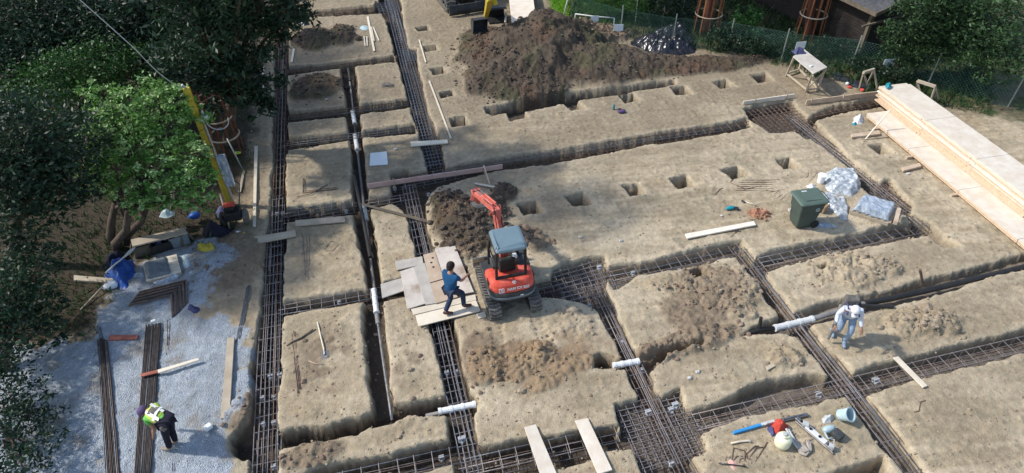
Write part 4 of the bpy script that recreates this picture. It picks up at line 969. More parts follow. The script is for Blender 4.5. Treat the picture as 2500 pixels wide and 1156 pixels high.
# ------------------------------------------------------------------ wheelie bin
b0 = P(1944, 560); bin_rot = math.radians(-95)
bn = thing('wheelie_bin', 'dark green wheelie bin with round white mark standing on the open ground', 'wheelie bin', b0+Vector((.28, .22, 0)), rot=bin_rot, scale=.94)
mb = MB(); rings = []
for z, hw, y0, y1 in ((.02, .24, -.27, .24), (.10, .26, -.29, .27), (.62, .31, -.35, .34), (.64, .325, -.37, .36), (.98, .345, -.40, .40), (1.0, .365, -.42, .42), (1.03, .365, -.42, .42)):
    rings.append([(x, y, z) for x, y in rrect(-hw, hw, y0, y1, .05, 3)])
loft(mb, rings); lname(mb, 'bin_body', 'green_bin', bn)
mb = MB(); rings = []
for z, e in ((1.035, 0.03), (1.055, .035), (1.085, 0), (1.10, -.06)):
    rings.append([(x, y, z+(y+.42)*.03) for x, y in rrect(-.37-e, .37+e, -.44-e, .43+e, .08, 4)])
loft(mb, rings); mb.box((0, -.0, 1.125), (.5, .5, .012)); ld = lname(mb, 'lid', 'green_lid', bn)
mb = MB(); mb.tube([(.20, .46, 1.05), (.20, .52, 1.08), (-.20, .52, 1.08), (-.20, .46, 1.05)], .018, 8); lname(mb, 'handle', 'green_bin', bn)
mb = MB(); mb.box((-.22, -.1, 1.135), (.05, .17, .006)); lname(mb, 'lid_sticker', 'bin_mark', ld)
for s in (-1, 1):
    mb = MB(); mb.lathe([(.02, -.035), (.13, -.035), (.14, -.02), (.14, .02), (.13, .035), (.02, .035)], (s*.27, .30, .14), 18, M=Matrix.Rotation(PI/2, 3, 'Y'))
    lname(mb, 'wheel', 'black', bn)
mb = MB(); mb.tube([(-.20, -.375, .5), (-.20, -.40, .38), (-.3, -.36, .40)], .014, 6); lname(mb, 'catch_bar', 'white', bn)
mb = MB(); cz, cy = .80, .352
pts = [(cy, .16+.062*math.cos(2*PI*k/20), cz+.062*math.sin(2*PI*k/20)) for k in range(21)]
mb.tube(pts, .008, 5)
for k in range(3):
    a = 2*PI*k/3+.5; b = a+2*PI/3*.62
    mb.bar((cy, .16+.036*math.cos(a), cz+.036*math.sin(a)), (cy, .16+.036*math.cos(b), cz+.036*math.sin(b)), .014, .01, up=(1, 0, 0))
lname(mb, 'round_mark', 'bin_mark', bn)
# ------------------------------------------------------------------ people: one skinned surface per body, clothes as children
def skin(name, nodes, edges, mat_, parent, sub=2, root=None, smooth=True):
    """nodes: {key: (Vector, r)}; r float or (rx,ry)"""
    keys = list(nodes); idx = {k: i for i, k in enumerate(keys)}
    me = bpy.data.meshes.new(name); me.from_pydata([tuple(nodes[k][0]) for k in keys], [(idx[a], idx[b]) for a, b in edges], [])
    ob = bpy.data.objects.new('tmp', me); COL.objects.link(ob)
    md = ob.modifiers.new('s', 'SKIN'); md.use_smooth_shade = True
    sv = me.skin_vertices[0].data
    for k in keys:
        r = nodes[k][1]; sv[idx[k]].radius = (r, r) if not isinstance(r, tuple) else r
    sv[idx[root or keys[0]]].use_root = True
    if sub:
        m2 = ob.modifiers.new('ss', 'SUBSURF'); m2.levels = sub; m2.render_levels = sub
    dg = bpy.context.evaluated_depsgraph_get(); m = bpy.data.meshes.new_from_object(ob.evaluated_get(dg)); bpy.data.objects.remove(ob)
    m.materials.clear()
    return link(name, m, MT[mat_] if isinstance(mat_, str) else mat_, parent, smooth)
def hand(nodes, edges, wrist, key, fwd, side, curl, s=1.0):
    """palm and five fingers added to a body graph; fwd = direction of fingers, side = towards the thumb, curl = direction fingers bend"""
    fwd = fwd.normalized(); side = (side-fwd*side.dot(fwd)).normalized(); curl = curl.normalized()
    pm = wrist+fwd*.045*s; nodes[key+'palm'] = (pm, (.036*s, .018*s)); edges.append((key, key+'palm'))
    for i, (o, l) in enumerate(((.030, .070), (.010, .080), (-.010, .075), (-.030, .058))):
        b = pm+fwd*.045*s+side*o*s; nodes['%sf%d0' % (key, i)] = (b, .0095*s); edges.append((key+'palm', '%sf%d0' % (key, i)))
        p = b+(fwd*.8+curl*.35).normalized()*l*.5*s; nodes['%sf%d1' % (key, i)] = (p, .0085*s); edges.append(('%sf%d0' % (key, i), '%sf%d1' % (key, i)))
        q = p+(fwd*.4+curl*.9).normalized()*l*.5*s; nodes['%sf%d2' % (key, i)] = (q, .0075*s); edges.append(('%sf%d1' % (key, i), '%sf%d2' % (key, i)))
    b = pm+side*.042*s; nodes[key+'t0'] = (b, .011*s); edges.append((key+'palm', key+'t0'))
    p = b+(fwd*.8+side*.5+curl*.2).normalized()*.05*s; nodes[key+'t1'] = (p, .009*s); edges.append((key+'t0', key+'t1'))
def head(parent, c, look, up, hairm=None, skinm='skin'):
    """face features on a head centred at c"""
    look = look.normalized(); up = (up-look*up.dot(look)).normalized(); sd = look.cross(up)
    M = Matrix((sd, look, up)).transposed()
    def pt(x, y, z): return c+M @ Vector((x, y, z))
    return M, pt
def person(label, J, cat='person', skinm='skin', look=(0, -1, 0), headup=(0, 0, 1)):
    """J: joint dict of world vectors: pelvis, chest, neck, head, and for L/R: hip, knee, ankle, toe, shoulder, elbow, wrist"""
    gx = (J['ankleL']+J['ankleR'])/2; root = thing('person', label, cat, (gx.x, gx.y, min(J['ankleL'].z, J['ankleR'].z)-.08))
    N = {}; E = []
    N['pelvis'] = (J['pelvis'], (.145, .11)); N['belly'] = (J['pelvis'].lerp(J['chest'], .5), (.13, .10)); N['chest'] = (J['chest'], (.155, .115)); N['neck'] = (J['neck'], .052)
    hd = J['head']; lk = Vector(look).normalized(); hu = Vector(headup).normalized()
    N['skull'] = (hd+hu*.045, .088); N['jaw'] = (hd-hu*.045+lk*.02, .066)
    E += [('pelvis', 'belly'), ('belly', 'chest'), ('chest', 'neck'), ('neck', 'jaw'), ('jaw', 'skull')]
    for s in 'LR':
        N['sh'+s] = (J['shoulder'+s], .058); N['el'+s] = (J['elbow'+s], .042); N['fa'+s] = (J['elbow'+s].lerp(J['wrist'+s], .3), .043); N['wr'+s] = (J['wrist'+s], .026)
        E += [('chest', 'sh'+s), ('sh'+s, 'el'+s), ('el'+s, 'fa'+s), ('fa'+s, 'wr'+s)]
        f = J['wrist'+s]-J['elbow'+s]; sd = J.get('thumb'+s, (J['shoulderR']-J['shoulderL'])*(1 if s == 'L' else -1)); hand(N, E, J['wrist'+s], 'wr'+s, f, sd, J.get('curl'+s, Vector((0, 0, -1))))
        N['hip'+s] = (J['hip'+s], .092); N['th'+s] = (J['hip'+s].lerp(J['knee'+s], .4), .085); N['kn'+s] = (J['knee'+s], .058); N['ca'+s] = (J['knee'+s].lerp(J['ankle'+s], .35), .058); N['an'+s] = (J['ankle'+s], .038)
        N['ft'+s] = (J['toe'+s].lerp(J['ankle'+s], .35)-Vector((0, 0, .02)), .036); N['to'+s] = (J['toe'+s], .028)
        E += [('pelvis', 'hip'+s), ('hip'+s, 'th'+s), ('th'+s, 'kn'+s), ('kn'+s, 'ca'+s), ('ca'+s, 'an'+s), ('an'+s, 'ft'+s), ('ft'+s, 'to'+s)]
    body = skin('body', N, E, skinm, root, root='pelvis')
    # face
    M, pt = head(root, hd, lk, hu)
    mb = MB(); mb.blob(pt(0, .105, -.005), (.014, .018, .022), 1, 1, .1, M=M); 
    for s in (-1, 1): mb.blob(pt(s*.086, -.005, 0), (.012, .022, .03), 2, 1, .1, M=M)
    mb.build('nose_and_ears', MT[skinm], body, smooth=True)
    mb = MB()
    for s in (-1, 1): mb.blob(pt(s*.032, .088, .022), (.014, .01, .008), 3, 1, .05, M=M)
    mb.box(pt(0, .086, -.052), (.045, .012, .01), M=M)
    mb.build('eyes_and_mouth', MT['black'], body)
    return root, body, pt, M
def garment(name, m, parent, chain, sub=2):
    """chain: list of nodes (key, Vector, r); edges by listed pairs"""
    N = {k: (v, r) for k, v, r in chain[0]}; return skin(name, N, chain[1], m, parent, sub=sub, root=chain[0][0][0])
def shirt(name, m, parent, J, full=False, puff=1.0):
    a = [('pelvis', J['pelvis']-(J['chest']-J['pelvis'])*.22, (.165*puff, .145*puff)), ('hipb', J['pelvis']+(J['chest']-J['pelvis'])*.12, (.18*puff, .15*puff)), ('belly', J['pelvis'].lerp(J['chest'], .5), (.175*puff, .15*puff)), ('chest', J['chest'], (.195*puff, .155*puff)), ('neckb', J['chest'].lerp(J['neck'], .80), (.09, .085))]
    e = [('pelvis', 'hipb'), ('hipb', 'belly'), ('belly', 'chest'), ('chest', 'neckb')]
    for s in 'LR':
        a += [('sh'+s, J['shoulder'+s], .075*puff), ('sl'+s, J['shoulder'+s].lerp(J['elbow'+s], .62), .066*puff)]; e += [('chest', 'sh'+s), ('sh'+s, 'sl'+s)]
        if full:
            a += [('el'+s, J['elbow'+s], .058), ('cu'+s, J['elbow'+s].lerp(J['wrist'+s], .9), .040)]; e += [('sl'+s, 'el'+s), ('el'+s, 'cu'+s)]
    return garment(name, m, parent, (a, e))
def trousers(m, parent, J):
    a = [('pelvis', J['pelvis'], (.158, .128))]; e = []
    for s in 'LR':
        a += [('hip'+s, J['hip'+s], .108), ('th'+s, J['hip'+s].lerp(J['knee'+s], .45), .098), ('kn'+s, J['knee'+s], .074), ('ca'+s, J['knee'+s].lerp(J['ankle'+s], .5), .072), ('cu'+s, J['knee'+s].lerp(J['ankle'+s], .95), .064)]
        e += [('pelvis', 'hip'+s), ('hip'+s, 'th'+s), ('th'+s, 'kn'+s), ('kn'+s, 'ca'+s), ('ca'+s, 'cu'+s)]
    return garment('trousers', m, parent, (a, e))
def boots(m, parent, J):
    for s in 'LR':
        an, to = J['ankle'+s], J['toe'+s]
        a = [('top', an+Vector((0, 0, .06)), .058), ('an', an, .056), ('heel', an+(an-to).normalized()*.05-Vector((0, 0, .035)), .044), ('mid', an.lerp(to, .55)-Vector((0, 0, .02)), .050), ('toe', to+(to-an).normalized()*.02, .040)]
        garment('boot', m, parent, (a, [('top', 'an'), ('an', 'heel'), ('an', 'mid'), ('mid', 'toe')]), sub=1)
def solve(a, c, l1, l2, hint):
    """middle joint between a and c"""
    a, c = Vector(a), Vector(c); d = c-a; L = min(d.length, (l1+l2)*.999); dn = d.normalized()
    x = (l1*l1-l2*l2+L*L)/(2*L); h = math.sqrt(max(0, l1*l1-x*x)); hv = Vector(hint); hv = (hv-dn*hv.dot(dn)).normalized()
    return a+dn*x+hv*h

# --- man in the blue shirt on the planks: walking to the right, back turned to the camera
def rig(pelvis, axis, lean_dir, torso, hw=.10, sw=.19):
    """axis = unit vector to the person's RIGHT; torso = vector pelvis->neck base"""
    J = {}; J['pelvis'] = Vector(pelvis); a = Vector(axis).normalized()
    J['chest'] = J['pelvis']+Vector(torso)*.68; J['neck'] = J['pelvis']+Vector(torso)*1.05
    tn = Vector(torso).normalized()
    J['hipR'] = J['pelvis']+a*hw-tn*.04; J['hipL'] = J['pelvis']-a*hw-tn*.04
    J['shoulderR'] = J['pelvis']+Vector(torso)*.90+a*sw; J['shoulderL'] = J['pelvis']+Vector(torso)*.90-a*sw
    return J
zf = .09
fL = P(1087, 769, zf); fR = P(1133, 752, zf)
pel = Vector(((fL.x+fR.x)/2-.04, (fL.y+fR.y)/2+.02, .945)); fwd = Vector((.75, .66, 0)).normalized(); rgt = Vector((.66, -.75, 0))
J = rig(pel, rgt, None, Vector((.04, .05, .49)))
J['head'] = J['neck']+Vector((.03, .04, .145))
for s, f in (('L', fL), ('R', fR)):
    J['ankle'+s] = f+Vector((0, 0, .09)); J['toe'+s] = f+Vector((.20, -.02 if s == 'L' else .03, .035)); J['knee'+s] = solve(J['hip'+s], J['ankle'+s], .43, .42, fwd)
J['wristR'] = P(1139, 674, 1.10); J['elbowR'] = solve(J['shoulderR'], J['wristR'], .28, .26, (0, -.3, -1)); J['curlR'] = Vector((0, 0, -1))
J['wristL'] = J['hipL']+fwd*.30+Vector((-.02, .06, .12)); J['elbowL'] = solve(J['shoulderL'], J['wristL'], .28, .25, -fwd)
r1, bd, pt, HM = person('man in blue shirt and dark jeans walking on the planks, arm stretched out', J, look=(.7, .6, -.35), headup=(.2, .2, 1))
shirt('blue_shirt', 'cloth_blue', r1, J); trousers('denim', r1, J); boots('boot', r1, J)
mb = MB(); mb.blob(pt(0, -.022, .045), (.105, .112, .105), 4, 3, .06, 3, M=HM); mb.blob(pt(0, -.06, -.02), (.09, .07, .08), 5, 2, .08, 3, M=HM); mb.build('hair', MT['hair'], r1, smooth=True)
# --- worker bending over the rebar on the gravel
fA = P(418, 1100, .05); fB = P(432, 1084, .05)
lf = Vector((-.93, .36, 0)).normalized()     # facing left
rg = Vector((lf.y, -lf.x, 0))
pel = (fA+fB)/2+Vector((.14, .02, .95)); nk = P(368, 1006, .98)
J = rig(pel, rg, None, (nk-pel).normalized()*.52); J['head'] = J['neck']+lf*.13+Vector((0, 0, -.07))
for s, f in (('L', fA), ('R', fB)):
    J['ankle'+s] = f+Vector((0, 0, .09)); J['toe'+s] = f+lf*.20+Vector((0, 0, .035)); J['knee'+s] = solve(J['hip'+s], J['ankle'+s], .43, .42, lf)
J['wristL'] = J['shoulderL']+Vector((-.02, -.05, -.50)); J['wristR'] = J['shoulderR']+Vector((-.1, .02, -.48))
for s in 'LR': J['elbow'+s] = solve(J['shoulder'+s], J['wrist'+s], .28, .26, -lf)
r2, bd, pt, HM = person('worker in lime high visibility vest and dark trousers bending over the middle rebar pile', J, look=(-.5, .1, -.85), headup=(-.85, .3, .4))
shirt('green_shirt', 'hivis_green', r2, J, full=False, puff=.88)
a = [('pelvis', J['pelvis']+(J['chest']-J['pelvis'])*.10, (.175, .15)), ('belly', J['pelvis'].lerp(J['chest'], .5)+Vector((0, 0, .02)), (.17, .145)), ('chest', J['chest']+Vector((0, 0, .01)), (.187, .15)), ('nb', J['chest'].lerp(J['neck'], .6), (.10, .09)), ('sL', J['shoulderL'], .085), ('sR', J['shoulderR'], .085)]
vest = garment('vest', 'hivis', r2, (a, [('pelvis', 'belly'), ('belly', 'chest'), ('chest', 'nb'), ('chest', 'sL'), ('chest', 'sR')]))
mb = MB(); ax = (J['neck']-J['pelvis']).normalized(); upn = ax.cross(rg).normalized(); upn = upn if upn.z > 0 else -upn
def onback(u, v, h=.16): return J['pelvis']+ax*u+rg*v+upn*(h-abs(v)*abs(v)*1.9)
for v in (-.10, .10): mb.add([onback(.04, v-.03), onback(.04, v+.03), onback(.46, v+.03), onback(.46, v-.03), onback(.04, v-.03, .17), onback(.04, v+.03, .17), onback(.46, v+.03, .17), onback(.46, v-.03, .17)], [(0,1,2,3),(4,7,6,5),(0,4,5,1),(1,5,6,2),(2,6,7,3),(3,7,4,0)])
pts = [onback(.18, v, .168) for v in (-.17, -.1, 0, .1, .17)]
for k in range(4): mb.bar(pts[k], pts[k+1], .06, .012, up=upn)
mb.build('reflective_bands', MT['white'], vest)
mb = MB(); pts = [onback(.30, v, .163) for v in (-.09, 0, .09)]
for k in range(2): mb.bar(pts[k], pts[k+1], .17, .012, up=upn)
mb.build('grey_back_panel', MT['rubber'], vest)
trousers('cloth_black', r2, J); boots('boot_tan', r2, J)
mb = MB(); mb.blob(pt(0, -.01, .05), (.11, .125, .10), 6, 2, .08, 3, M=HM); mb.lathe([(.10, 0), (.135, .0), (.135, .012), (.10, .012)], pt(0, .0, .02), 18, M=HM); mb.build('hat', MT['purple'], r2, smooth=True)
mb = MB(); mb.blob(J['pelvis']+Vector((.10, .06, .0)), (.07, .08, .09), 7, 2, .2, 2); mb.build('tool_pouch', MT['black'], r2, smooth=True)
mb = MB(); mb.blob(J['pelvis']+Vector((-.02, -.17, -.02)), (.07, .05, .10), 9, 2, .2, 2); mb.build('side_pouch', MT['rubber'], r2, smooth=True)
# --- worker with backpack blower on the right, seen from the front, leaning forward
fA = P(2058, 838, .02); fB = P(2030, 812, .02)
lf = Vector((-.45, -.89, 0)).normalized(); rg = Vector((lf.y, -lf.x, 0))
pel = Vector((fA.x*.6+fB.x*.4+.05, fA.y*.6+fB.y*.4+.06, .87))
J = rig(pel, rg, None, Vector((-.20, -.20, .42))); J['head'] = J['neck']+lf*.09+Vector((-.01, 0, .07))
for s, f in (('L', fA), ('R', fB)):
    J['ankle'+s] = f+Vector((0, 0, .09)); J['toe'+s] = f+lf*.18+Vector((0, 0, .035)); J['knee'+s] = solve(J['hip'+s], J['ankle'+s], .43, .42, lf)
J['wristL'] = J['shoulderL']+Vector((.06, -.16, -.46)); J['wristR'] = J['shoulderR']+Vector((-.16, -.10, -.42))
for s in 'LR': J['elbow'+s] = solve(J['shoulder'+s], J['wrist'+s], .28, .26, -lf)
r3, bd, pt, HM = person('worker in white cap, pale long sleeved shirt and jeans carrying a backpack blower', J, look=(lf.x*.7, lf.y*.7, -.7), headup=(lf.x*.4, lf.y*.4, .8))
shirt('pale_shirt', 'cloth_white', r3, J, full=True); trousers('denim_light', r3, J); boots('denim_light', r3, J)
mb = MB(); mb.blob(pt(0, -.005, .055), (.108, .118, .095), 4, 3, .03, 3, M=HM); mb.box(pt(0, .13, .05), (.15, .10, .012), M=HM); mb.build('cap', MT['white'], r3, smooth=True)
mb = MB(); mb.box(pt(0, .10, .085), (.06, .03, .03), M=HM); mb.build('cap_mark', MT['navy'], r3)
bk = J['chest']-lf*.26
mb = MB(); Mz = Matrix.Rotation(math.atan2(lf.y, lf.x)+PI/2, 3, 'Z'); mb.box(bk+Vector((0, 0, .0)), (.34, .20, .42), M=Mz); bp_ = mb.build('backpack_engine', MT['rubber'], r3, bevel=.05, seg=2)
mb = MB(); mb.lathe([(.02, -.06), (.14, -.06), (.15, 0), (.14, .06), (.02, .06)], bk-lf*.02+rg*(-.1)+Vector((0, 0, -.02)), 16, M=Mz @ Matrix.Rotation(PI/2, 3, 'X')); mb.build('fan_housing', MT['dark'], bp_)
mb = MB()
for s in (-1, 1): mb.tube([bk+rg*s*.11+Vector((0, 0, .10)), J['neck']+rg*s*.11-lf*.02+Vector((0, 0, -.01)), J['chest']+rg*s*.13+lf*.16, J['pelvis']+rg*s*.15+lf*.12+Vector((0, 0, .12)), bk+rg*s*.14+Vector((0, 0, -.2))], .017, 6)
mb.build('shoulder_straps', MT['navy'], r3)
mb = MB(); mb.tube([J['pelvis']+Vector((0, 0, .06))+(rg*math.cos(t)*.175+lf*math.sin(t)*.15) for t in [2*PI*k/16 for k in range(17)]], .018, 6); mb.build('belt', MT['black'], r3)
mb = MB(); w_ = J['wristR']; mb.tube([bk+rg*.18+Vector((0, 0, -.1)), J['hipR']+rg*.16+Vector((0, 0, .18)), w_+rg*.03+Vector((0, 0, .02)), P(2036, 800, .55), P(2022, 828, .14)], [.045, .045, .042, .038, .03], 10); mb.build('blower_tube', MT['pipe_grey'], r3)
# ------------------------------------------------------------------ draped and crumpled things
def drape(mbs, poly, h, edge=.15, ridge=.05, fr=4.0, seed=1, cell=.03, z0=0.0, pts=None, flat=.75, dirn=None):
    """a crumpled sheet over an outline; real thickness from the ground up"""
    w = np.array([[p.x, p.y] for p in pts]) if pts is not None else W(poly)
    x0, y0 = w.min(0)-cell; x1, y1 = w.max(0)+cell
    xs = np.arange(x0, x1, cell); ys = np.arange(y0, y1, cell); X, Y = np.meshgrid(xs, ys)
    s = sdf(X, Y, w)+(fbm(X*fr, Y*fr, seed+5, 2)-.5)*edge*.5
    if dirn is not None:
        c, sn = math.cos(dirn), math.sin(dirn); A = X*c+Y*sn; B = (-X*sn+Y*c)*.28
    else: A, B = X, Y
    rd = 1-np.abs(fbm(A*fr, B*fr, seed, 3)-.5)*4
    rd2 = 1-np.abs(fbm(A*fr*2.6, B*fr*2.6, seed+3, 2)-.5)*4
    Z = h*sst(0, edge, s)*(flat+(1-flat)*fbm(X*1.6, Y*1.6, seed+9, 2)*2)+ridge*(rd+.45*rd2)*sst(-.01, edge, s)
    Z = np.maximum(Z, .004)*sst(-.001, .02, s)
    k = s > -.002; idx = -np.ones(X.shape, int); n = int(k.sum()); idx[k] = np.arange(n)
    vs = [(float(a), float(b), float(c)+z0) for a, b, c in zip(X[k], Y[k], Z[k])]
    a, b, c, d = idx[:-1, :-1], idx[:-1, 1:], idx[1:, 1:], idx[1:, :-1]; m = (a >= 0) & (b >= 0) & (c >= 0) & (d >= 0)
    mbs.add(vs, list(zip(a[m].tolist(), b[m].tolist(), c[m].tolist(), d[m].tolist())))
    return mbs
def crumple(name, label, cat, poly, h, m, **k):
    mb = MB(); drape(mb, poly, h, **k); o = mb.build(name, MT[m], None, smooth=True); recentre(o); return settag(o, label, cat)

crumple('tarp_heap', 'big crumpled heap of black plastic sheeting behind the mound near the fence', 'tarp', [(1537,112),(1545,96),(1580,84),(1610,66),(1650,60),(1692,72),(1704,100),(1700,126),(1672,136),(1620,140),(1575,128)], .30, 'tarp_black', edge=.8, ridge=.13, fr=3.6, seed=3, cell=.03, flat=.8)
crumple('tarp_heap', 'flat strip of black sheeting on the ground behind the table at the fence', 'tarp', [(2016,178),(2050,176),(2085,196),(2135,214),(2142,226),(2090,218),(2040,198)], .12, 'tarp_black', edge=.4, ridge=.08, fr=2.5, seed=4, cell=.05)
# wrapped pallets
def wrapped(label, poly, h, m, pal, seed, edge=.10, dirn=None, ridge=.035):
    q = [P(a, b) for a, b in poly]; c = sum(q, Vector())/len(q)
    t = thing('wrapped_pallet', label, 'wrapped pallet', (c.x, c.y, 0))
    if pal:
        mb = MB()
        e = [(q[0], q[1]), (q[3], q[2])]
        for f in (0.02, .5, .98): mb.bar(q[0].lerp(q[3], f)+Vector((0, 0, .06)), q[1].lerp(q[2], f)+Vector((0, 0, .06)), .09, .10)
        for f in [i/6 for i in range(7)]: mb.bar(q[0].lerp(q[1], f)+Vector((0, 0, .125)), q[3].lerp(q[2], f)+Vector((0, 0, .125)), .10, .02)
        mb.build('pallet', MT['wood_tan'], t)
    mb = MB(); ctr = Vector((c.x, c.y, 0)); pts = [ctr+(p-ctr)*.97 for p in q]
    drape(mb, None, h, edge=edge, ridge=ridge, fr=3.5, seed=seed, cell=.025, z0=.14 if pal else 0, pts=pts, flat=.9, dirn=dirn)
    mb.build('plastic_wrap', MT[m], t, smooth=True); return t
wrapped('bundle wrapped in crumpled clear plastic behind the bin', [(2008,426),(2026,412),(2090,416),(2106,446),(2102,468),(2080,482),(2028,474),(2012,460)], .17, 'plastic', False, 5, edge=.2, ridge=.05)
wp = wrapped('low pallet of goods under shiny blue grey plastic wrap with a timber at its end', [(2096,490),(2186,515),(2166,552),(2074,523)], .20, 'plastic_blue', True, 6, dirn=math.radians(70))
mb = MB(); mb.bar(P(2186,545,.30), P(2194,512,.30), .10, .12); mb.build('timber', MT['wood_ply'], wp)
crumple('plastic_sheet', 'torn white plastic and packaging lying between the bin and the wrapped pallets', 'plastic sheet', [(2000,482),(2010,470),(2036,472),(2066,484),(2074,508),(2070,540),(2050,536),(2034,518),(2014,504)], .06, 'plastic', edge=.12, ridge=.05, fr=5, seed=8)
crumple('plastic_sheet', 'clear plastic sheet spread on the ground at the foot of the bin', 'plastic sheet', [(1972,543),(2000,540),(2030,545),(2044,556),(2010,560),(1985,553)], .02, 'plastic', edge=.12, ridge=.025, fr=5, seed=9)
crumple('plastic_bag', 'small filled white plastic bag just behind the bin', 'bag', [(1963,455),(1975,450),(1990,451),(1995,458),(1988,464),(1968,463)], .14, 'white', edge=.18, ridge=.03, fr=6, seed=10, cell=.02)
crumple('plastic_bag', 'crumpled white bag with green corner lying against the lumber stack', 'bag', [(2082,300),(2085,285),(2098,279),(2110,288),(2108,302),(2094,306)], .25, 'white', edge=.25, ridge=.05, fr=5, seed=12, cell=.02)
crumple('plastic_bag', 'green scrap of plastic beside the white bag by the lumber', 'bag', [(2078,304),(2086,297),(2094,304),(2088,309)], .08, 'teal', edge=.12, ridge=.03, fr=5, seed=13, cell=.02)
crumple('blue_tarp', 'crumpled bright blue tarp on the gravel under the bare trunks', 'tarp', [(252,655),(275,636),(324,636),(336,655),(328,685),(320,706),(294,712),(270,704),(260,684)], .36, 'tarp_blue', edge=.45, ridge=.10, fr=4.0, seed=14, cell=.03)
crumple('plastic_sheet', 'pale plastic rag beside the blue tarp on the gravel', 'plastic sheet', [(318,672),(345,664),(362,668),(352,680),(326,682)], .08, 'plastic', edge=.2, ridge=.05, fr=4, seed=15)
crumple('plastic_sheet', 'clear film bunched up right of the wrapped pallet on the gravel', 'plastic sheet', [(440,625),(460,618),(478,640),(480,668),(462,676),(446,655)], .10, 'plastic_cyan', edge=.25, ridge=.06, fr=4, seed=16)
crumple('plastic_sheet', 'pale film bunched along the near edge of the pallet on the gravel', 'plastic sheet', [(362,690),(400,682),(436,668),(446,676),(420,690),(380,700)], .06, 'plastic', edge=.12, ridge=.05, fr=5, seed=17)
crumple('yellow_bag', 'crumpled yellow bag at the far end of the gravel', 'bag', [(480,610),(498,602),(530,604),(536,618),(518,629),(490,625)], .22, 'yellow_bag', edge=.12, ridge=.05, fr=5, seed=18, cell=.02)
crumple('cyan_sheet', 'crumpled pale cyan plastic beside the yellow bag', 'plastic sheet', [(532,616),(545,604),(566,606),(572,622),(555,638),(534,636)], .16, 'plastic_cyan', edge=.2, ridge=.06, fr=5, seed=19, cell=.02)
crumple('dark_tarp', 'dark cloth heap under the yellow post', 'tarp', [(490,570),(505,556),(540,552),(572,560),(568,580),(530,594),(496,592)], .40, 'cloth_black', edge=.4, ridge=.10, fr=3, seed=20)
crumple('dark_tarp', 'navy sheet crumpled on the soil right behind the tiller', 'tarp', [(520,520),(545,508),(585,512),(592,530),(560,538),(528,536)], .25, 'navy', edge=.3, ridge=.08, fr=3, seed=21)
crumple('red_bag', 'red bag with navy straps behind the round yellow jug', 'bag', [(1878,1052),(1886,1030),(1900,1024),(1912,1032),(1924,1040),(1920,1058),(1900,1062)], .22, 'red_bag', edge=.13, ridge=.05, fr=6, seed=22, cell=.015)
crumple('navy_straps', 'navy harness straps spilling from the red bag', 'harness', [(1872,1048),(1880,1038),(1894,1050),(1896,1066),(1884,1070)], .10, 'navy', edge=.1, ridge=.04, fr=8, seed=23, cell=.015)
crumple('grey_cloth', 'crumpled grey blue cloth beside the pale cyan bucket', 'cloth', [(2004,1022),(2012,1012),(2030,1010),(2040,1022),(2030,1034),(2010,1036)], .12, 'reflect', edge=.12, ridge=.05, fr=7, seed=24, cell=.015)
crumple('pink_paper', 'torn pink paper scrap under the dark rod', 'paper', [(1774,1124),(1786,1120),(1802,1128),(1806,1150),(1790,1156),(1776,1140)], .015, 'pink', edge=.1, ridge=.02, fr=7, seed=25, cell=.015)
crumple('scrap_heap', 'small heap of brown wood scraps left of the bin', 'scrap heap', [(1822,520),(1835,510),(1862,508),(1878,520),(1884,532),(1862,538),(1836,534)], .07, 'scrap', edge=.2, ridge=.07, fr=8, seed=26, cell=.02)
sh = bpy.data.objects['scrap_heap']
sc0 = MB()
for k in range(26):
    c = P(random.uniform(1826, 1878), random.uniform(512, 535), .07); a = random.random()*PI; d = Vector((math.cos(a), math.sin(a), random.uniform(-.4, .5)))*random.uniform(.06, .13)
    sc0.bar(c-d, c+d, random.uniform(.02, .045), .012)
o = sc0.build('chips', MT['cardboard'], None); o.parent = sh; o.data.transform(Matrix.Translation(-Vector(sh.location)))
crumple('dark_rag', 'dark rag with white spots lying on the gravel behind the bent rebar stack', 'rag', [(455,748),(470,742),(486,752),(490,764),(470,768),(456,762)], .08, 'navy', edge=.12, ridge=.04, fr=6, seed=28, cell=.02)
crumple('dark_tarp', 'crumpled dark grey cover on the far left island under the tree', 'tarp', [(728,58),(736,46),(752,50),(756,60),(742,64)], .22, 'tarp_black', edge=.3, ridge=.05, fr=4, seed=29)
crumple('green_tuft', 'pale green wire and leaf litter beside the longest stake', 'litter', [(876,66),(890,60),(902,68),(896,76),(880,74)], .02, 'plastic_cyan', edge=.2, ridge=.03, fr=9, seed=30)

# ------------------------------------------------------------------ lumber stack at the right edge
def stack(label, A, u, v, L, Wd, z0, n, th, m, jitter=.05, name='lumber_stack'):
    t = thing(name, label, 'lumber stack', (A.x, A.y, z0))
    for i in range(n):
        mb = MB(); j = random.uniform(-jitter, jitter); k = random.uniform(-.012, .012)
        a = A+u*j+v*k; zb = z0+i*th
        for s0 in range(int(L/2.4)):
            a2 = a+u*(2.4*s0)+v*random.uniform(-.012, .012); q = [a2, a2+u*2.385, a2+u*2.385+v*Wd, a2+v*Wd]; mb.hexa([Vector((p.x, p.y, zb)) for p in q], [Vector((p.x, p.y, zb+th-.006)) for p in q])
        mb.build('sheet', MT[m] if i == n-1 else MT[random.choice((m, 'wood_white', 'wood_end'))], t)
    return t
l0 = P(2112, 297); l1 = P(2277, 437); uu = (l1-l0).normalized(); vv2 = Vector((-uu.y, uu.x, 0))
stack('lower stack of fresh plywood sheets on battens at the right edge', P(2112, 292)+vv2*.0, uu, vv2, 9.8, 1.6, .10, 5, .032, 'wood_fresh', .03)
mb = MB()
A2 = P(2137, 247, .27)
stack('upper thick stack of fresh planks with uneven ends on top of the plywood', Vector((A2.x, A2.y, 0)), uu, vv2, 9.5, 1.15, .27, 11, .058, 'wood_fresh', .16)
o = bpy.data.objects['lumber_stack']
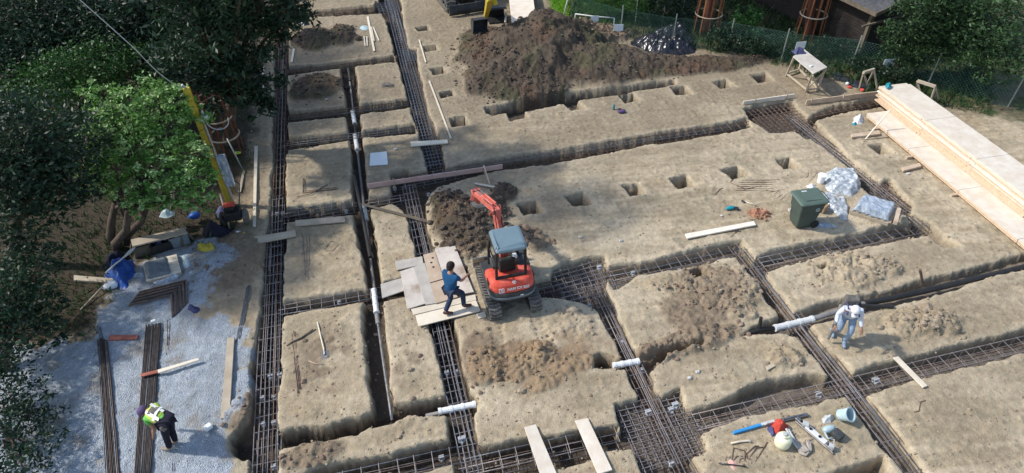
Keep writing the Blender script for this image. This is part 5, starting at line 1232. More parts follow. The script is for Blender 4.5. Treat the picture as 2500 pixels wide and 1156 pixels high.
for f in (.10, .40, .75):
    c = l0+uu*6.2*f; mb = MB(); mb.bar(c+Vector((0, 0, .05))-vv2*.12, c+vv2*1.3+Vector((0, 0, .05)), .09, .09); b_ = mb.build('batten', MT['wood_ply'], o)
crumple('green_bag', 'crumpled green and blue bag lying on the lumber', 'bag', [(2138,268),(2141,260),(2149,258),(2155,264),(2152,272),(2144,273)], .06, 'teal', edge=.1, ridge=.05, fr=7, seed=31, cell=.02, z0=.96)
mb = MB(); mb.bar(P(2113,340,.03), P(2174,268,.98), .035); mb.build('stake', MT['wood_fresh'], None); o = [x for x in bpy.data.objects if x.name.startswith('stake') and x.parent is None and 'label' not in x][-1]
recentre(o); settag(o, 'thin stick leaning diagonally against the lumber stack', 'stick')

# ------------------------------------------------------------------ work table and trestles at the back
def P2(a, b, z): return P(a, b, z)
tb = thing('work_table', 'tall rough wooden work table with cross braced legs near the fence', 'table', tuple(P(1955, 205)))
ft = [P(1967,226), P(1919,187), P(1950,176), P(1994,222)]
tp = [P(1986,180,1.0), P(1936,138,1.0), P(1963,120,1.0), P(2020,164,1.0)]
mb = MB(); mb.hexa([p-Vector((0, 0, .04)) for p in tp], tp); mb.build('table_top', MT['wood_grey'], tb, bevel=.005)
order = [(0, 0), (1, 1), (2, 2), (3, 3)]
for i, j in order:
    top = tp[j].lerp(sum(tp, Vector())/4, .08)-Vector((0, 0, .04)); mb = MB(); mb.bar(ft[i], top, .07, .07); mb.build('leg', MT['wood_tan'], tb)
for i in range(4):
    a, b = ft[i]+Vector((0, 0, .12)), ft[(i+1) % 4]+Vector((0, 0, .12)); mb = MB(); mb.bar(a, b, .06, .06); mb.build('stretcher', MT['wood_tan'], tb)
for a, b in ((0, 3), (3, 0)):
    mb = MB(); mb.bar(ft[a]+Vector((0, 0, .15)), tp[b]-Vector((0, 0, .1)), .04, .05); mb.build('brace', MT['wood_tan'], tb)
mb = MB()
c = (tp[1]+tp[2])/2; pts = [c+Vector((-.25, -.18, 0)), c+Vector((.22, -.18, 0)), c+Vector((.25, .22, 0)), c+Vector((-.25, .2, 0))]
drape(mb, None, .20, edge=.18, ridge=.06, fr=5, seed=33, cell=.02, z0=1.0, pts=pts); o = mb.build('jacket', MT['navy'], None, smooth=True); recentre(o); settag(o, 'dark jacket thrown over the far end of the tall work table', 'jacket')
mb = MB(); c = P(1980, 163, 1.0); mb.box((c.x, c.y, 1.025), (.14, .08, .05), rz=.3); o = mb.build('tool_box', MT['paper'], None, bevel=.01); recentre(o); settag(o, 'small white packet on top of the tall work table', 'packet')
def trestle(label, feet, top, z=.9):
    c = sum((P(*f) for f in feet), Vector())/len(feet); t = thing('trestle', label, 'trestle', (c.x, c.y, 0), 'trestles near the fence')
    a, b = P(*top[0], z), P(*top[1], z); mb = MB(); mb.bar(a, b, .09, .10); mb.build('top_rail', MT['wood_tan'], t)
    for i, f in enumerate(feet):
        mb = MB(); mb.bar(P(*f), (a if i < 2 else b)-Vector((0, 0, .02)), .05, .07); mb.build('leg', MT['wood_tan'], t)
trestle('small wooden trestle between the work table and the lumber stack', [(2097,218),(2122,220),(2143,222),(2116,208)], [(2108,178),(2134,170)], .8)
trestle('wooden trestle behind the lumber stack at the right edge', [(2234,228),(2252,250),(2268,258),(2290,246)], [(2240,198),(2284,212)], .8)
for lb, q, m in (('small red cup on the ground before the left trestle', (2073, 216), 'red_bag'), ('small red rag by the orange tan form board', (2104, 223), 'red_bag'), ('small white cup beside the red one near the fence', (2068, 208), 'paper')):
    c = P(*q); mb = MB(); mb.blob((c.x, c.y, .06), (.10, .08, .07), len(lb) % 9, 1, .3); o = mb.build('litter', MT[m], None); recentre(o); settag(o, lb, 'litter')

# ------------------------------------------------------------------ things on and around the gravel
tb = thing('rough_bench', 'long rough wooden bench board on trestles at the far edge of the gravel', 'bench', tuple(P(390, 600)))
q = [P(319,585,.55), P(447,555,.55), P(457,568,.55), P(323,602,.55)]
mb = MB(); mb.hexa([p-Vector((0, 0, .05)) for p in q], q); mb.build('top', MT['wood_tan'], tb, bevel=.006)
for (a, b) in ((330, 592), (445, 563)):
    t_ = P(a, b, .5)
    for dx in (-.12, .12):
        mb = MB(); mb.bar(Vector((t_.x+dx*1.2, t_.y+dx, 0)), Vector((t_.x+dx*.4, t_.y, .5)), .07); mb.build('leg', MT['wood_dark'], tb)
def crate(label, c, d, m, z=0, rz=0, name='crate', lidm=None):
    t = thing(name, label, 'crate', (c.x, c.y, z)); mb = MB(); w, l, h = d; R = Matrix.Rotation(rz, 3, 'Z')
    for (x, y, sx, sy) in ((-w/2, 0, .02, l), (w/2, 0, .02, l), (0, -l/2, w, .02), (0, l/2, w, .02)): mb.box(c+R @ Vector((x, y, 0))+Vector((0, 0, z+h/2)), (sx, sy, h), rz=rz)
    mb.box(c+Vector((0, 0, z+.015)), (w-.01, l-.01, .03), rz=rz); mb.build('box', MT[m], t)
    mb = MB()
    for k in range(6): mb.blob(c+R @ Vector((random.uniform(-w/3, w/3), random.uniform(-l/3, l/3), 0))+Vector((0, 0, z+h*.75)), .09, k, 1, .4)
    mb.build('contents', MT[lidm or 'rubber'], t); return t
crate('grey plastic crate with a box in it under the right end of the bench', P(441, 592), (.50, .40, .36), 'bumper', 0, .3, lidm='plastic_cyan')
crate('dark crate full of black gear under the middle of the bench', P(398, 606), (.55, .42, .30), 'black', 0, .25, lidm='navy')
crate('dark wooden crate at the left end under the bench', P(352, 614), (.5, .42, .34), 'wood_dark', 0, .2, lidm='black')
for i, (lb, (a, b), m) in enumerate((('white glove on the gravel in front of the dark crate', (392, 607), 'paper'), ('second white glove right of the first one by the crate', (414, 605), 'paper'), ('white foam scrap on the soil near the tiller wheel', (583, 570), 'paper'), ('yellowish foam scrap on the soil right of the tiller', (594, 574), 'yellow_bag'), ('small white packet hanging at the right end of the bench', (456, 574), 'paper'))):
    c = P(a, b); mb = MB(); mb.blob((c.x, c.y, .05), (.08, .05, .04), i, 1, .4); o = mb.build('scrap', MT[m], None); recentre(o); settag(o, lb, 'scrap')
crumple('grey_bag', 'grey blue plastic bag lying on the right end of the bench', 'bag', [(400,566),(420,548),(440,548),(446,560),(424,568)], .12, 'plastic_cyan', edge=.15, ridge=.05, fr=5, seed=35, cell=.02, z0=.55)
# pallet under grey sheet
pl = thing('wooden_pallet', 'wooden pallet half covered by a grey sheet lying on the gravel', 'pallet', tuple(P(400, 660)))
q = [P(352,648,0), P(434,628,0), P(446,672,0), P(362,694,0)]
for f in (0.03, .5, .97):
    mb = MB(); mb.bar(q[0].lerp(q[3], f)+Vector((0, 0, .05)), q[1].lerp(q[2], f)+Vector((0, 0, .05)), .09, .09); mb.build('bearer', MT['wood_tan'], pl)
for i in range(8):
    f = (i+.5)/8; mb = MB(); a = q[0].lerp(q[3], f); b = q[1].lerp(q[2], f); mb.bar(a+Vector((0, 0, .108)), b+Vector((0, 0, .108)), .10, .02); mb.build('deck_board', MT['wood_white'], pl)
mb = MB(); drape(mb, [(354,650),(410,635),(424,676),(364,692)], .05, edge=.06, ridge=.02, fr=4, seed=37, z0=.125); mb.build('cover_sheet', MT['bumper'], pl, smooth=True)
# tiller
c = P(578, 548); tl = thing('tiller', 'small dark engine tiller with red trim at the foot of the yellow post', 'tiller', tuple(c))
mb = MB(); mb.box(c+Vector((0, 0, .42)), (.5, .42, .3)); mb.box(c+Vector((-.05, .05, .64)), (.3, .28, .16)); mb.build('engine', MT['black'], tl, bevel=.04, seg=2)
mb = MB(); mb.box(c+Vector((-.02, .02, .76)), (.34, .20, .07)); mb.build('tank', MT['red'], tl, bevel=.025, seg=2)
for s in (-1, 1):
    mb = MB(); mb.lathe([(.04, -.06), (.22, -.06), (.25, -.03), (.25, .03), (.22, .06), (.04, .06)], c+Vector((.33*s, 0, .25)), 18, M=Matrix.Rotation(PI/2, 3, 'Y')); w_ = mb.build('wheel', MT['rubber'] if s > 0 else MT['black'], tl)
mb = MB(); mb.tube([c+Vector((-.2, .1, .5)), c+Vector((-.5, .7, .95)), c+Vector((-.35, .9, .98))], .02, 6); mb.tube([c+Vector((.2, .1, .5)), c+Vector((.3, .75, .95)), c+Vector((.15, .9, .98))], .02, 6); mb.build('handlebar', MT['dark'], tl)
wirething('pole_bundle', 'bundle of blue white metal tubes leaning over the blue tarp', 'poles', [[(258+i*3,668-i*3,.30),(300+i*3,632-i*2,.62),(318+i*2,612-i,.8)] for i in range(7)], .016, 'reflect', part='tube')
mb = MB(); drape(mb, [(252,650),(268,630),(300,618),(322,622),(316,642),(270,668)], .30, edge=.3, ridge=.1, fr=3, seed=38); o = mb.build('dark_tarp', MT['cloth_black'], None, smooth=True); recentre(o); settag(o, 'dark heap under the bundle of tubes left of the bench', 'tarp')
board('timber', 'pale timber end poking in beside the blue tarp from the left', [(180,672),(276,680),(276,690),(180,684)], .12, .08, 'wood_tan', 'timber')
wirething('stick', 'long pale stick on the dark soil left of the gravel', 'stick', [[(196,760,0),(262,690,.15)]], .02, 'wood_tan', part='stick')
mb = MB(); c = P(272, 702); mb.blob((c.x, c.y, .08), (.20, .16, .1), 3, 2, .2); o = mb.build('helmet', MT['paper'], None, smooth=True); recentre(o); settag(o, 'pale round helmet lying at the foot of the blue tarp', 'helmet')
mb = MB(); c = P(512, 1049); mb.box((c.x, c.y, .10), (.16, .13, .11), rz=.6); o = mb.build('white_block', MT['paper'], None, bevel=.015); recentre(o); settag(o, 'small white block on the gravel right of the bent worker', 'block')
mb = MB(); c = P(380, 794); mb.box((c.x, c.y, .16), (.12, .08, .05), rz=.2); o = mb.build('white_tag', MT['paper'], None, bevel=.01); recentre(o); settag(o, 'small white tag on the far end of the middle rebar pile', 'tag')
# poles and the yellow post
yp = thing('power_post', 'tall yellow timber post with a grey conduit and a blue meter box', 'post', tuple(P(565, 502)))
b0 = P(563, 502); hgt = 4.15
mb = MB(); mb.bar(b0, b0+Vector((0, 0, hgt)), .165, .14, up=(0, 1, 0)); mb.build('post', MT['wood_yellow'], yp, bevel=.006)
mb = MB(); mb.tube([b0+Vector((.13, -.05, .2)), b0+Vector((.13, -.05, 3.3)), b0+Vector((.20, -.07, 3.42)), b0+Vector((.24, -.12, 3.3))], .035, 8); mb.build('conduit', MT['galv'], yp)
mb = MB(); mb.box(b0+Vector((.24, -.06, 1.35)), (.26, .16, 1.1)); bx = mb.build('meter_box', MT['plastic_blue'], yp, bevel=.01)
mb = MB(); mb.blob(b0+Vector((.26, -.1, 3.25)), .09, 1, 2, .05); mb.build('meter_globe', MT['paper'], yp, smooth=True)
mb = MB(); mb.tube([b0+Vector((.24+.30*math.cos(a)+.28, -.12, 3.1+.30*math.sin(a))) for a in [PI*.6+2*PI*.72*k/14 for k in range(15)]], .016, 6); mb.build('cable_loop', MT['reflect'], yp)
mb = MB(); top = b0+Vector((0, 0, hgt-.02)); e1 = P(330, 120, 5.6); e0 = P(150, -40, 7.4)
mb.tube([top+(e1-top)*f+Vector((0, 0, -.25*4*f*(1-f))) for f in [k/8 for k in range(9)]]+[e1.lerp(e0, f) for f in (.5, 1)], .012, 5); mb.tube([top+(e1-top)*.02, top+(e1-top)*.10], .035, 6); mb.build('overhead_cable', MT['reflect'], yp)
wirething('pole', 'thin grey metal pole leaning on the soil right of the yellow post', 'pole', [[(555,340,1.1),(594,418,0)]], .022, 'galv', part='pole')
wirething('pole', 'pale stick standing at a slant in front of the yellow post', 'pole', [[(538,475,.9),(562,562,0)]], .028, 'wood_tan', part='pole')
wirething('pole', 'thick tan pole standing beside the bright tree above the bench', 'pole', [[(421,535,.3),(424,440,1.6)]], .06, 'wood_tan', part='pole')
wirething('pole', 'white painted rod beside the long left trench under the trees', 'pole', [[(644,162,.1),(643,206,.1),(643,250,.1)]], .03, 'pvc', part='rod')
mb = MB(); c = P(580, 374, .1); mb.blob(c, (.14, .07, .06), 2, 1, .2); o = mb.build('lime_scrap', MT['hivis'], None); recentre(o); settag(o, 'small lime scrap on the ground right of the yellow post', 'scrap')
mb = MB(); c = P(474, 527, .25); mb.blob(c, (.18, .14, .12), 5, 2, .2); o = mb.build('blue_can', MT['tarp_blue'], None, smooth=True); recentre(o); settag(o, 'small blue thing half hidden by leaves above the bench', 'can')

# ------------------------------------------------------------------ shovel, sticks and tools
sv = thing('shovel', 'shovel with pale wooden handle lying on the island in front', 'shovel', tuple(P(792, 860)))
mb = MB(); mb.tube([P(775, 787, .04), P(783, 822, .06), P(792, 858, .07)], .019, 8); mb.build('handle', MT['wood_white'], sv)
mb = MB(); q = [P(785, 860, .07), P(800, 855, .07), P(805, 873, .03), P(787, 879, .03)]; mb.hexa([p-Vector((0, 0, .008)) for p in q], q); mb.tube([P(791, 854, .07), P(793, 866, .065)], .024, 8); mb.build('blade', MT['steel'], sv)
wirething('root', 'gnarled thin root lying across the bars left of the shovel', 'root', [[(700,846,0),(716,834,.03),(740,824,.02),(758,812,.04),(772,806,0)],[(714,836,.03),(736,826,.04),(764,806,.03)]], .018, 'wood_dark', part='root')
wirething('root', 'short bent stick just below the shovel blade', 'stick', [[(752,882,0),(770,889,.03),(792,893,0)]], .017, 'wood_ply', part='stick')
wirething('hammer_handle', 'small hammer with pale handle lying above the scrap heap', 'hammer', [[(1818,494,.02),(1848,503,.02)]], .016, 'wood_white', part='handle')
hm = bpy.data.objects['hammer_handle']; mb = MB(); c = P(1815, 493, .03); mb.box(c, (.05, .13, .05), rz=.3); mb.build('hammer_head', MT['dark'], hm)
gd = thing('angle_tool', 'teal and black hand tool lying left of the scrap heap', 'power tool', tuple(P(1788, 510)))
mb = MB(); mb.blob(P(1783, 508, .06), (.17, .07, .06), 1, 2, .1); mb.build('body', MT['teal'], gd, smooth=True)
mb = MB(); mb.tube([P(1790, 507, .06), P(1802, 508, .05)], .03, 8); mb.box(P(1801, 511, .04), (.08, .06, .05)); mb.build('nose', MT['dark'], gd)
mb = MB(); c = P(2002, 447); mb.lathe([(.10, 0), (.13, .30), (.14, .30), (.14, .32), (.10, .33), (.02, .33)], c, 18); o = mb.build('bucket', MT['white'], None); recentre(o); settag(o, 'white plastic bucket standing between the white bag and the wrapped bundle', 'bucket')
mb = MB(); c = P(2006, 515); mb.box((c.x, c.y, .13), (.26, .22, .22), rz=.5); mb.box((c.x+.1, c.y+.12, .22), (.22, .12, .012), rz=.7); o = mb.build('cardboard_box', MT['cardboard'], None, bevel=.008); recentre(o); settag(o, 'small open cardboard box lying beside the bin', 'box')
mb = MB(); mb.bar(P(2022, 470, .05), P(2050, 486, .06), .05); mb.bar(P(2020, 486, .05), P(2052, 476, .08), .04); o = mb.build('offcuts', MT['wood_grey'], None); recentre(o); settag(o, 'grey wood offcuts on the torn packaging right of the bin', 'offcuts')
# jug
c = P(1907, 1087); jg = thing('round_jug', 'round pale yellow water jug standing among the tools', 'jug', tuple(c))
mb = MB(); mb.lathe([(.10, 0), (.155, .03), (.17, .12), (.165, .27), (.13, .34), (.06, .36), (.01, .362)], c, 22); mb.build('jug_body', MT['jug'], jg, smooth=True)
mb = MB(); mb.lathe([(.045, .35), (.05, .37), (.045, .40), (.01, .405)], c+Vector((0, .03, 0)), 12); mb.build('cap', MT['reflect'], jg)
mb = MB(); mb.tube([c+Vector((-.09, -.03, .33)), c+Vector((-.05, -.06, .40)), c+Vector((.05, -.06, .40)), c+Vector((.09, -.03, .33))], .014, 6); mb.build('handle', MT['jug'], jg)
# level, straight edge, bender
lv = thing('spirit_level', 'long blue spirit level lying beside the trench at the bottom right', 'level', tuple(P(1840, 1046)))
mb = MB(); mb.bar(P(1790, 1058, .04), P(1858, 1038, .04), .06, .07); mb.build('level_body', MT['level_blue'], lv, bevel=.004)
mb = MB(); mb.bar(P(1858, 1038, .04), P(1890, 1029, .04), .06, .07); mb.box(P(1870, 1034, .08), (.10, .05, .02), rz=.3); mb.build('level_end', MT['reflect'], lv, bevel=.004)
mb = MB(); mb.bar(P(1908, 1027, .04), P(1972, 1013, .04), .07, .06); mb.bar(P(1912, 1024, .08), P(1960, 1012, .08), .03, .03); o = mb.build('steel_channel', MT['steel'], None); recentre(o); settag(o, 'short steel channel at the far end of the rebar bender', 'channel')
bd = thing('rebar_bender', 'long white and steel rebar bender lying diagonally among the tools', 'bending tool', tuple(P(1990, 1060)))
a, b = P(1943, 1020, .08), P(2036, 1099, .08)
mb = MB(); mb.bar(a.lerp(b, .28), a.lerp(b, .80), .11, .08); mb.build('white_bar', MT['white'], bd, bevel=.006)
mb = MB(); mb.bar(a, a.lerp(b, .30), .09, .06); mb.bar(a.lerp(b, .78), b, .12, .07); mb.bar(a+Vector((-.05, -.06, -.03)), b+Vector((-.05, -.06, -.03)), .03, .05); mb.build('steel_frame', MT['steel'], bd, bevel=.006)
mb = MB(); mb.box(a.lerp(b, .25)+Vector((0, 0, .05)), (.13, .12, .08), rz=-.7); mb.box(a.lerp(b, .92)+Vector((0, 0, .05)), (.11, .10, .07), rz=-.7); mb.tube([b+Vector((.03, .05, 0)), b+Vector((.07, .16, .14))], .014, 6); mb.build('clamp', MT['reflect'], bd, bevel=.008)
mb = MB()
for k in range(4): mb.lathe([(.02, -.02), (.03, -.02), (.03, .02), (.02, .02)], a.lerp(b, .12+.24*k)+Vector((.0, -.03, .05)), 8)
mb.build('rollers', MT['black'], bd)
hs = []
for k in range(7):
    o_ = k*3.2
    hs.append([(1931+o_*.4, 1066+k*1.5, .03), (1944+o_, 1084+k, .05), (1952+o_*1.1, 1108-k, .03+.01*k), (1966+o_*.6, 1114-k*2, .04), (1980-k*1.5, 1100-k*2, .05), (1978-o_*.5, 1082-k, .04)])
wirething('hose_coil', 'loosely coiled pale grey hose right of the round jug', 'hose', hs, .019, 'rope', n=8, part='hose_loop')
wirething('cable', 'grey cable running from the red bag to the hose coil', 'cable', [[(1918,1048,.08),(1926,1062,.03),(1934,1078,.03),(1946,1096,.03)],[(1924,1050,.06),(1934,1068,.03),(1944,1082,.03)]], .026, 'reflect')
wirething('wood_stick', 'short pale stick lying above the bent tie bars', 'stick', [[(1784,1084,.02),(1806,1080,.02),(1828,1077,.02),(1832,1081,.01)]], .024, 'wood_white', part='stick')
c = P(2050, 1024); bc = thing('cyan_bucket', 'pale cyan plastic bucket lying on its side at the bottom right', 'bucket', tuple(c))
Mb = Matrix.Rotation(math.radians(38), 3, 'X') @ Matrix.Rotation(math.radians(20), 3, 'Y')
mb = MB(); mb.lathe([(.01, .01), (.12, .0), (.15, .26), (.165, .26), (.165, .28), (.14, .28), (.115, .03), (.01, .03)], c+Vector((0, .05, .10)), 22, M=Mb); mb.build('bucket_shell', MT['plastic_cyan'], bc)
c = P(2040, 1068); tbx = thing('tool_case', 'dark grey power tool with pale grip lying below the cyan bucket', 'power tool', tuple(c))
mb = MB(); mb.box(c+Vector((.02, 0, .09)), (.20, .22, .15), rz=.35); mb.build('battery_case', MT['dark'], tbx, bevel=.02, seg=2)
mb = MB(); mb.blob(c+Vector((-.10, .16, .12)), (.16, .08, .08), 3, 2, .15); mb.tube([c+Vector((-.22, .14, .1)), c+Vector((-.24, -.02, .08)), c+Vector((-.12, -.04, .08))], .022, 8); mb.build('grip', MT['plastic_cyan'], tbx, smooth=True)
# shoes, can
sh_ = thing('shoes', 'dark clog lying on the open ground beside the far pits', 'shoe', tuple(P(1518, 272)))
mb = MB(); mb.blob(P(1518, 272, .06), (.17, .10, .07), 4, 2, .2); mb.build('sole', MT['purple'], sh_, smooth=True); mb = MB(); mb.blob(P(1513, 268, .10), (.08, .07, .05), 4, 2, .2); mb.build('upper', MT['black'], sh_, smooth=True)
mb = MB(); c = P(1498, 268); mb.lathe([(.035, 0), (.04, .02), (.04, .17), (.02, .22), (.015, .24)], c, 10); o = mb.build('bottle', MT['teal'], None); recentre(o); settag(o, 'small green bottle standing beside the dark clog', 'bottle')
# stones worth pointing at
for lb, a, b, s in (('pale stone on the open ground just right of the red digger', 1516, 590, .10), ('pale stone left of the round cornered pit row and above the digger', 1418, 580, .09), ('white lump of concrete left of the hammer', 1762, 527, .08), ('small white block on the bottom island left of the yellowish stick', 1703, 910, .09),
                    ('flat pale stone lower left of the small white block', 1683, 925, .09), ('pale stone at the front of the digger clay heap', 1274, 957, .16), ('white stone on the far left island with the dark heap', 798, 246, .10), ('two toned pale stone near the white rectangular sheet', 966, 366, .12),
                    ('small white stone at the right near the batten', 2216, 426, .10), ('grey stone poking from the pipe trench beside the silver pipe', 912, 792, .10), ('brown stone on the front bank island', 974, 1068, .10), ('pale stone on the narrow island right of the shovel', 1002, 905, .12),
                    ('whitish stone on the long narrow front island', 1046, 1050, .07), ('white scrap on the far right bottom island', 2080, 1020, .07)):
    c = P(a, b); mb = MB(); s *= .62; mb.blob((c.x, c.y, s*.3+gz(c.x, c.y)), (s, s*.8, s*.55), a % 17, 2, .35, 1.6); o = mb.build('stone', MT['clod_tan' if ('brown' in lb or 'clay' in lb or 'shovel' in lb or 'front island' in lb or 'grey' in lb) else 'stone'], None); recentre(o); settag(o, lb, 'stone')
# ------------------------------------------------------------------ foliage
def leaf_cloud(centres, n_per, spread, size, rng, droop=.3, aspect=2.0):
    """numpy leaf quads; centres (k,3)"""
    k = len(centres); n = k*n_per
    c = np.repeat(centres, n_per, 0)+rng.normal(0, 1, (n, 3))*np.repeat(spread, n_per)[:, None]*np.array([1, 1, .75])
    d = rng.normal(0, 1, (n, 3)); d[:, 2] = d[:, 2]*.5-droop; d /= np.linalg.norm(d, axis=1)[:, None]
    u = rng.normal(0, 1, (n, 3)); s = np.cross(d, u); s /= np.linalg.norm(s, axis=1)[:, None]+1e-9
    L = size*rng.uniform(.6, 1.3, n)[:, None]; Wd = L/aspect
    v = np.stack([c-d*L*.5, c+s*Wd*.5, c+d*L*.5, c-s*Wd*.5], 1).reshape(-1, 3)
    return v
def leaf_object(name, v, m, parent, extra=None):
    n = len(v)//4; me = bpy.data.meshes.new(name); me.vertices.add(n*4)
    og = ORG.get(parent.name, Vector((0, 0, 0))) if parent else Vector((0, 0, 0))
    me.vertices.foreach_set('co', (v-np.array(og[:])).astype('f').reshape(-1))
    me.loops.add(n*4); me.loops.foreach_set('vertex_index', np.arange(n*4, dtype='i')); me.polygons.add(n); me.polygons.foreach_set('loop_start', np.arange(0, n*4, 4, dtype='i'))
    me.update(calc_edges=True); me['_loc'] = 1
    return link(name, me, MT[m], parent)
def clump_leaves(cl, per_r2, n_per, size, rng, droop=.3, aspect=2.0, tight=.22):
    out = []
    for (c, r) in cl:
        k = max(6, int(per_r2*r*r)); d = rng.normal(0, 1, (k, 3)); d /= np.linalg.norm(d, axis=1)[:, None]
        rr = r*(.55+.5*rng.random(k)**.6); rr *= 1+.25*np.sin(d[:, 0]*5+c[0])*np.cos(d[:, 1]*4+c[1])
        cc = np.array(c[:])+d*rr[:, None]*np.array([1, 1, .8])
        out.append(leaf_cloud(cc, n_per, np.full(k, r*tight*.75)*rng.uniform(.6, 1.3, k), size, rng, droop, aspect))
    return np.concatenate(out)
def tree(name, label, base, clumps, m, size=.13, per=34, n_per=26, tr=.14, barkm='bark', cat='tree', group=None, droop=.3, aspect=2.0, seed=1, stems=1, crown2=None, tight=.22):
    rng = np.random.default_rng(seed); t = thing(name, label, cat, (base.x, base.y, 0), group)
    cl = [(Vector(c), r) for c, r in clumps]; cen = sum((c for c, r in cl), Vector())/len(cl)
    mb = MB(); fork = []
    for s in range(stems):
        off = Vector((.25*math.cos(s*2.4), .25*math.sin(s*2.4), 0))*(s > 0 or stems > 1)
        top = base.lerp(Vector((cen.x, cen.y, 0)), .45)+off*2.2; top.z = cen.z*.55
        mid = (base+off+top)/2+Vector((random.uniform(-.12, .12), random.uniform(-.12, .12), 0))
        mb.tube([base+off-Vector((0, 0, .1)), base+off+Vector((0, 0, .25)), mid, top], [tr*1.35, tr, tr*.8, tr*.6], 8); fork.append((mid, top))
    for i, (c, r) in enumerate(cl):
        m0, t0 = fork[i % len(fork)]; a = m0.lerp(t0, .5+.5*((i*7) % 5)/5)
        mb.tube([a, a.lerp(c, .5)+Vector((0, 0, .15)), c], [tr*.5, tr*.33, tr*.12], 6)
        for k in range(3):
            e = c+Vector((random.uniform(-r, r), random.uniform(-r, r), random.uniform(-r, r)))*.7; mb.tube([a.lerp(c, .7), e], [tr*.18, tr*.05], 4, cap=False)
    mb.build('trunk', MT[barkm], t, smooth=True)
    v = clump_leaves(cl, per, n_per, size, rng, droop, aspect, tight); o = leaf_object('crown', v, m, t)
    if crown2:
        v2 = clump_leaves([(c+Vector((-.08, -.03, .16)), r*1.0) for c, r in cl], per*.42, n_per, size, rng, droop, aspect, tight); leaf_object('highlight_leaves', v2, crown2, t)  # paler leaf layer paints sunlit highlights onto the top of the crown
    return t
def PC(a, b, z, r): return (P(a, b, z), r)
# the bright bushy tree at the left, lit from above
tree('bushy_tree', 'bright green bushy tree with several bare stems behind the bench', P(292, 598), [PC(300,300,3.5,.75), PC(365,262,3.8,.75), PC(420,250,3.8,.6), PC(250,250,4.0,.6), PC(335,350,3.0,.75), PC(415,330,3.0,.7), PC(470,290,3.2,.5), PC(455,400,2.5,.7), PC(390,415,2.4,.7), PC(490,450,2.0,.6), PC(440,470,1.9,.5), PC(280,400,2.8,.6), PC(250,330,3.4,.6), PC(505,380,2.6,.35), PC(360,470,2.0,.5), PC(300,465,2.1,.5), PC(250,450,2.3,.55), PC(405,495,1.6,.4), PC(330,510,1.7,.35), PC(500,500,1.5,.4), PC(240,380,2.9,.6)],
     'leaf_bright', size=.115, per=62, n_per=26, tr=.13, stems=3, seed=2, crown2='leaf_pale', tight=.15)
tree('bushy_tree', 'darker mid green tree behind the bright one at the left', P(215, 440), [PC(250,150,3.4,.9), PC(300,190,3.0,.8), PC(340,150,3.2,.7), PC(240,205,3.0,.7), PC(390,190,2.8,.5), PC(180,180,3.4,1.0), PC(170,260,2.8,1.0), PC(110,220,3.2,1.1)],
     'leaf_mid', size=.11, per=80, n_per=24, tr=.15, seed=3, tight=.2)
TD = 'dark trees filling the upper left corner'
tree('dark_tree', 'large dark tree with drooping leaves whose crown overhangs the left trench', P(566, 352), [PC(480,60,5.2,1.2), PC(560,20,5.4,1.2), PC(640,10,5.2,1.1), PC(700,20,4.8,.8), PC(725,-5,4.8,.6), PC(690,60,4.2,.6), PC(600,90,4.4,1.0), PC(520,130,4.0,1.0), PC(440,140,4.2,.9), PC(640,200,2.8,.7), PC(580,200,3.2,.8), PC(625,260,2.2,.5), PC(655,250,2.2,.35), PC(510,230,3.0,.7), PC(560,-80,6.6,1.4), PC(660,-90,6.4,1.2), PC(460,-60,6.6,1.4), PC(600,-160,8,1.5)],
     'leaf_dark', size=.23, per=40, n_per=26, tr=.24, seed=4, group=TD, aspect=3.0, droop=.6, barkm='bark')
tree('dark_tree', 'dark tree behind the yellow post with the top out of frame', P(400, 330), [PC(380,60,3.5,1.76), PC(300,40,3.8,1.76), PC(420,0,4.2,1.76), PC(330,-30,4.4,1.89), PC(250,80,3.4,1.49), PC(400,130,2.6,1.35), PC(340,110,2.9,1.35), PC(450,190,1.9,0.94), PC(230,0,4.2,1.62), PC(460,250,1.2,0.81)],
     'leaf_dark', size=.18, per=44, n_per=24, tr=.24, seed=5, group=TD, aspect=3.0, droop=.5)
tree('dark_tree', 'dark tree at the far left corner of the photo', P(90, 330), [PC(120,60,3.6,1.89), PC(40,20,4.0,2.03), PC(180,-10,4.2,1.89), PC(60,130,3.0,1.76), PC(160,110,3.0,1.49), PC(-40,90,3.4,2.03), PC(0,200,2.6,1.76), PC(90,200,2.4,1.49)],
     'leaf_dark', size=.18, per=40, n_per=22, tr=.26, seed=6, group=TD, aspect=2.8, droop=.5)
tree('dark_tree', 'dark leafy tree at the left margin beside the gravel', P(40, 640), [PC(60,380,3.8,1.1), PC(120,440,3.2,.9), PC(10,460,3.4,1.1), PC(160,360,3.8,.9), PC(90,320,4.4,1.1), PC(-20,350,4.4,1.3), PC(190,450,2.8,.6), PC(60,530,2.4,.9)],
     'leaf_dark', size=.15, per=60, n_per=22, tr=.2, seed=7, group=TD, aspect=2.4, droop=.4)
tree('dark_tree', 'low dark leafy tree at the left margin lower down', P(20, 900), [PC(20,700,1.6,.9), PC(90,650,1.6,.7), PC(110,730,1.2,.5), PC(-60,720,1.8,1.1), PC(40,800,1.1,.7), PC(-20,860,1.1,.8), PC(120,810,.8,.4)],
     'leaf_dark', size=.13, per=70, n_per=22, tr=.14, seed=8, group=TD, aspect=2.2, droop=.4)
tree('dark_tree', 'low dark shrub at the bottom of the left margin', P(30, 1090), [PC(40,980,.8,.6), PC(90,1010,.6,.45), PC(0,1060,.8,.6), PC(90,1090,.6,.45), PC(60,1150,.6,.5), PC(-40,960,.9,.8)],
     'leaf_dark', size=.10, per=110, n_per=22, tr=.08, seed=18, group=TD, aspect=2.2, droop=.4, cat='shrub')
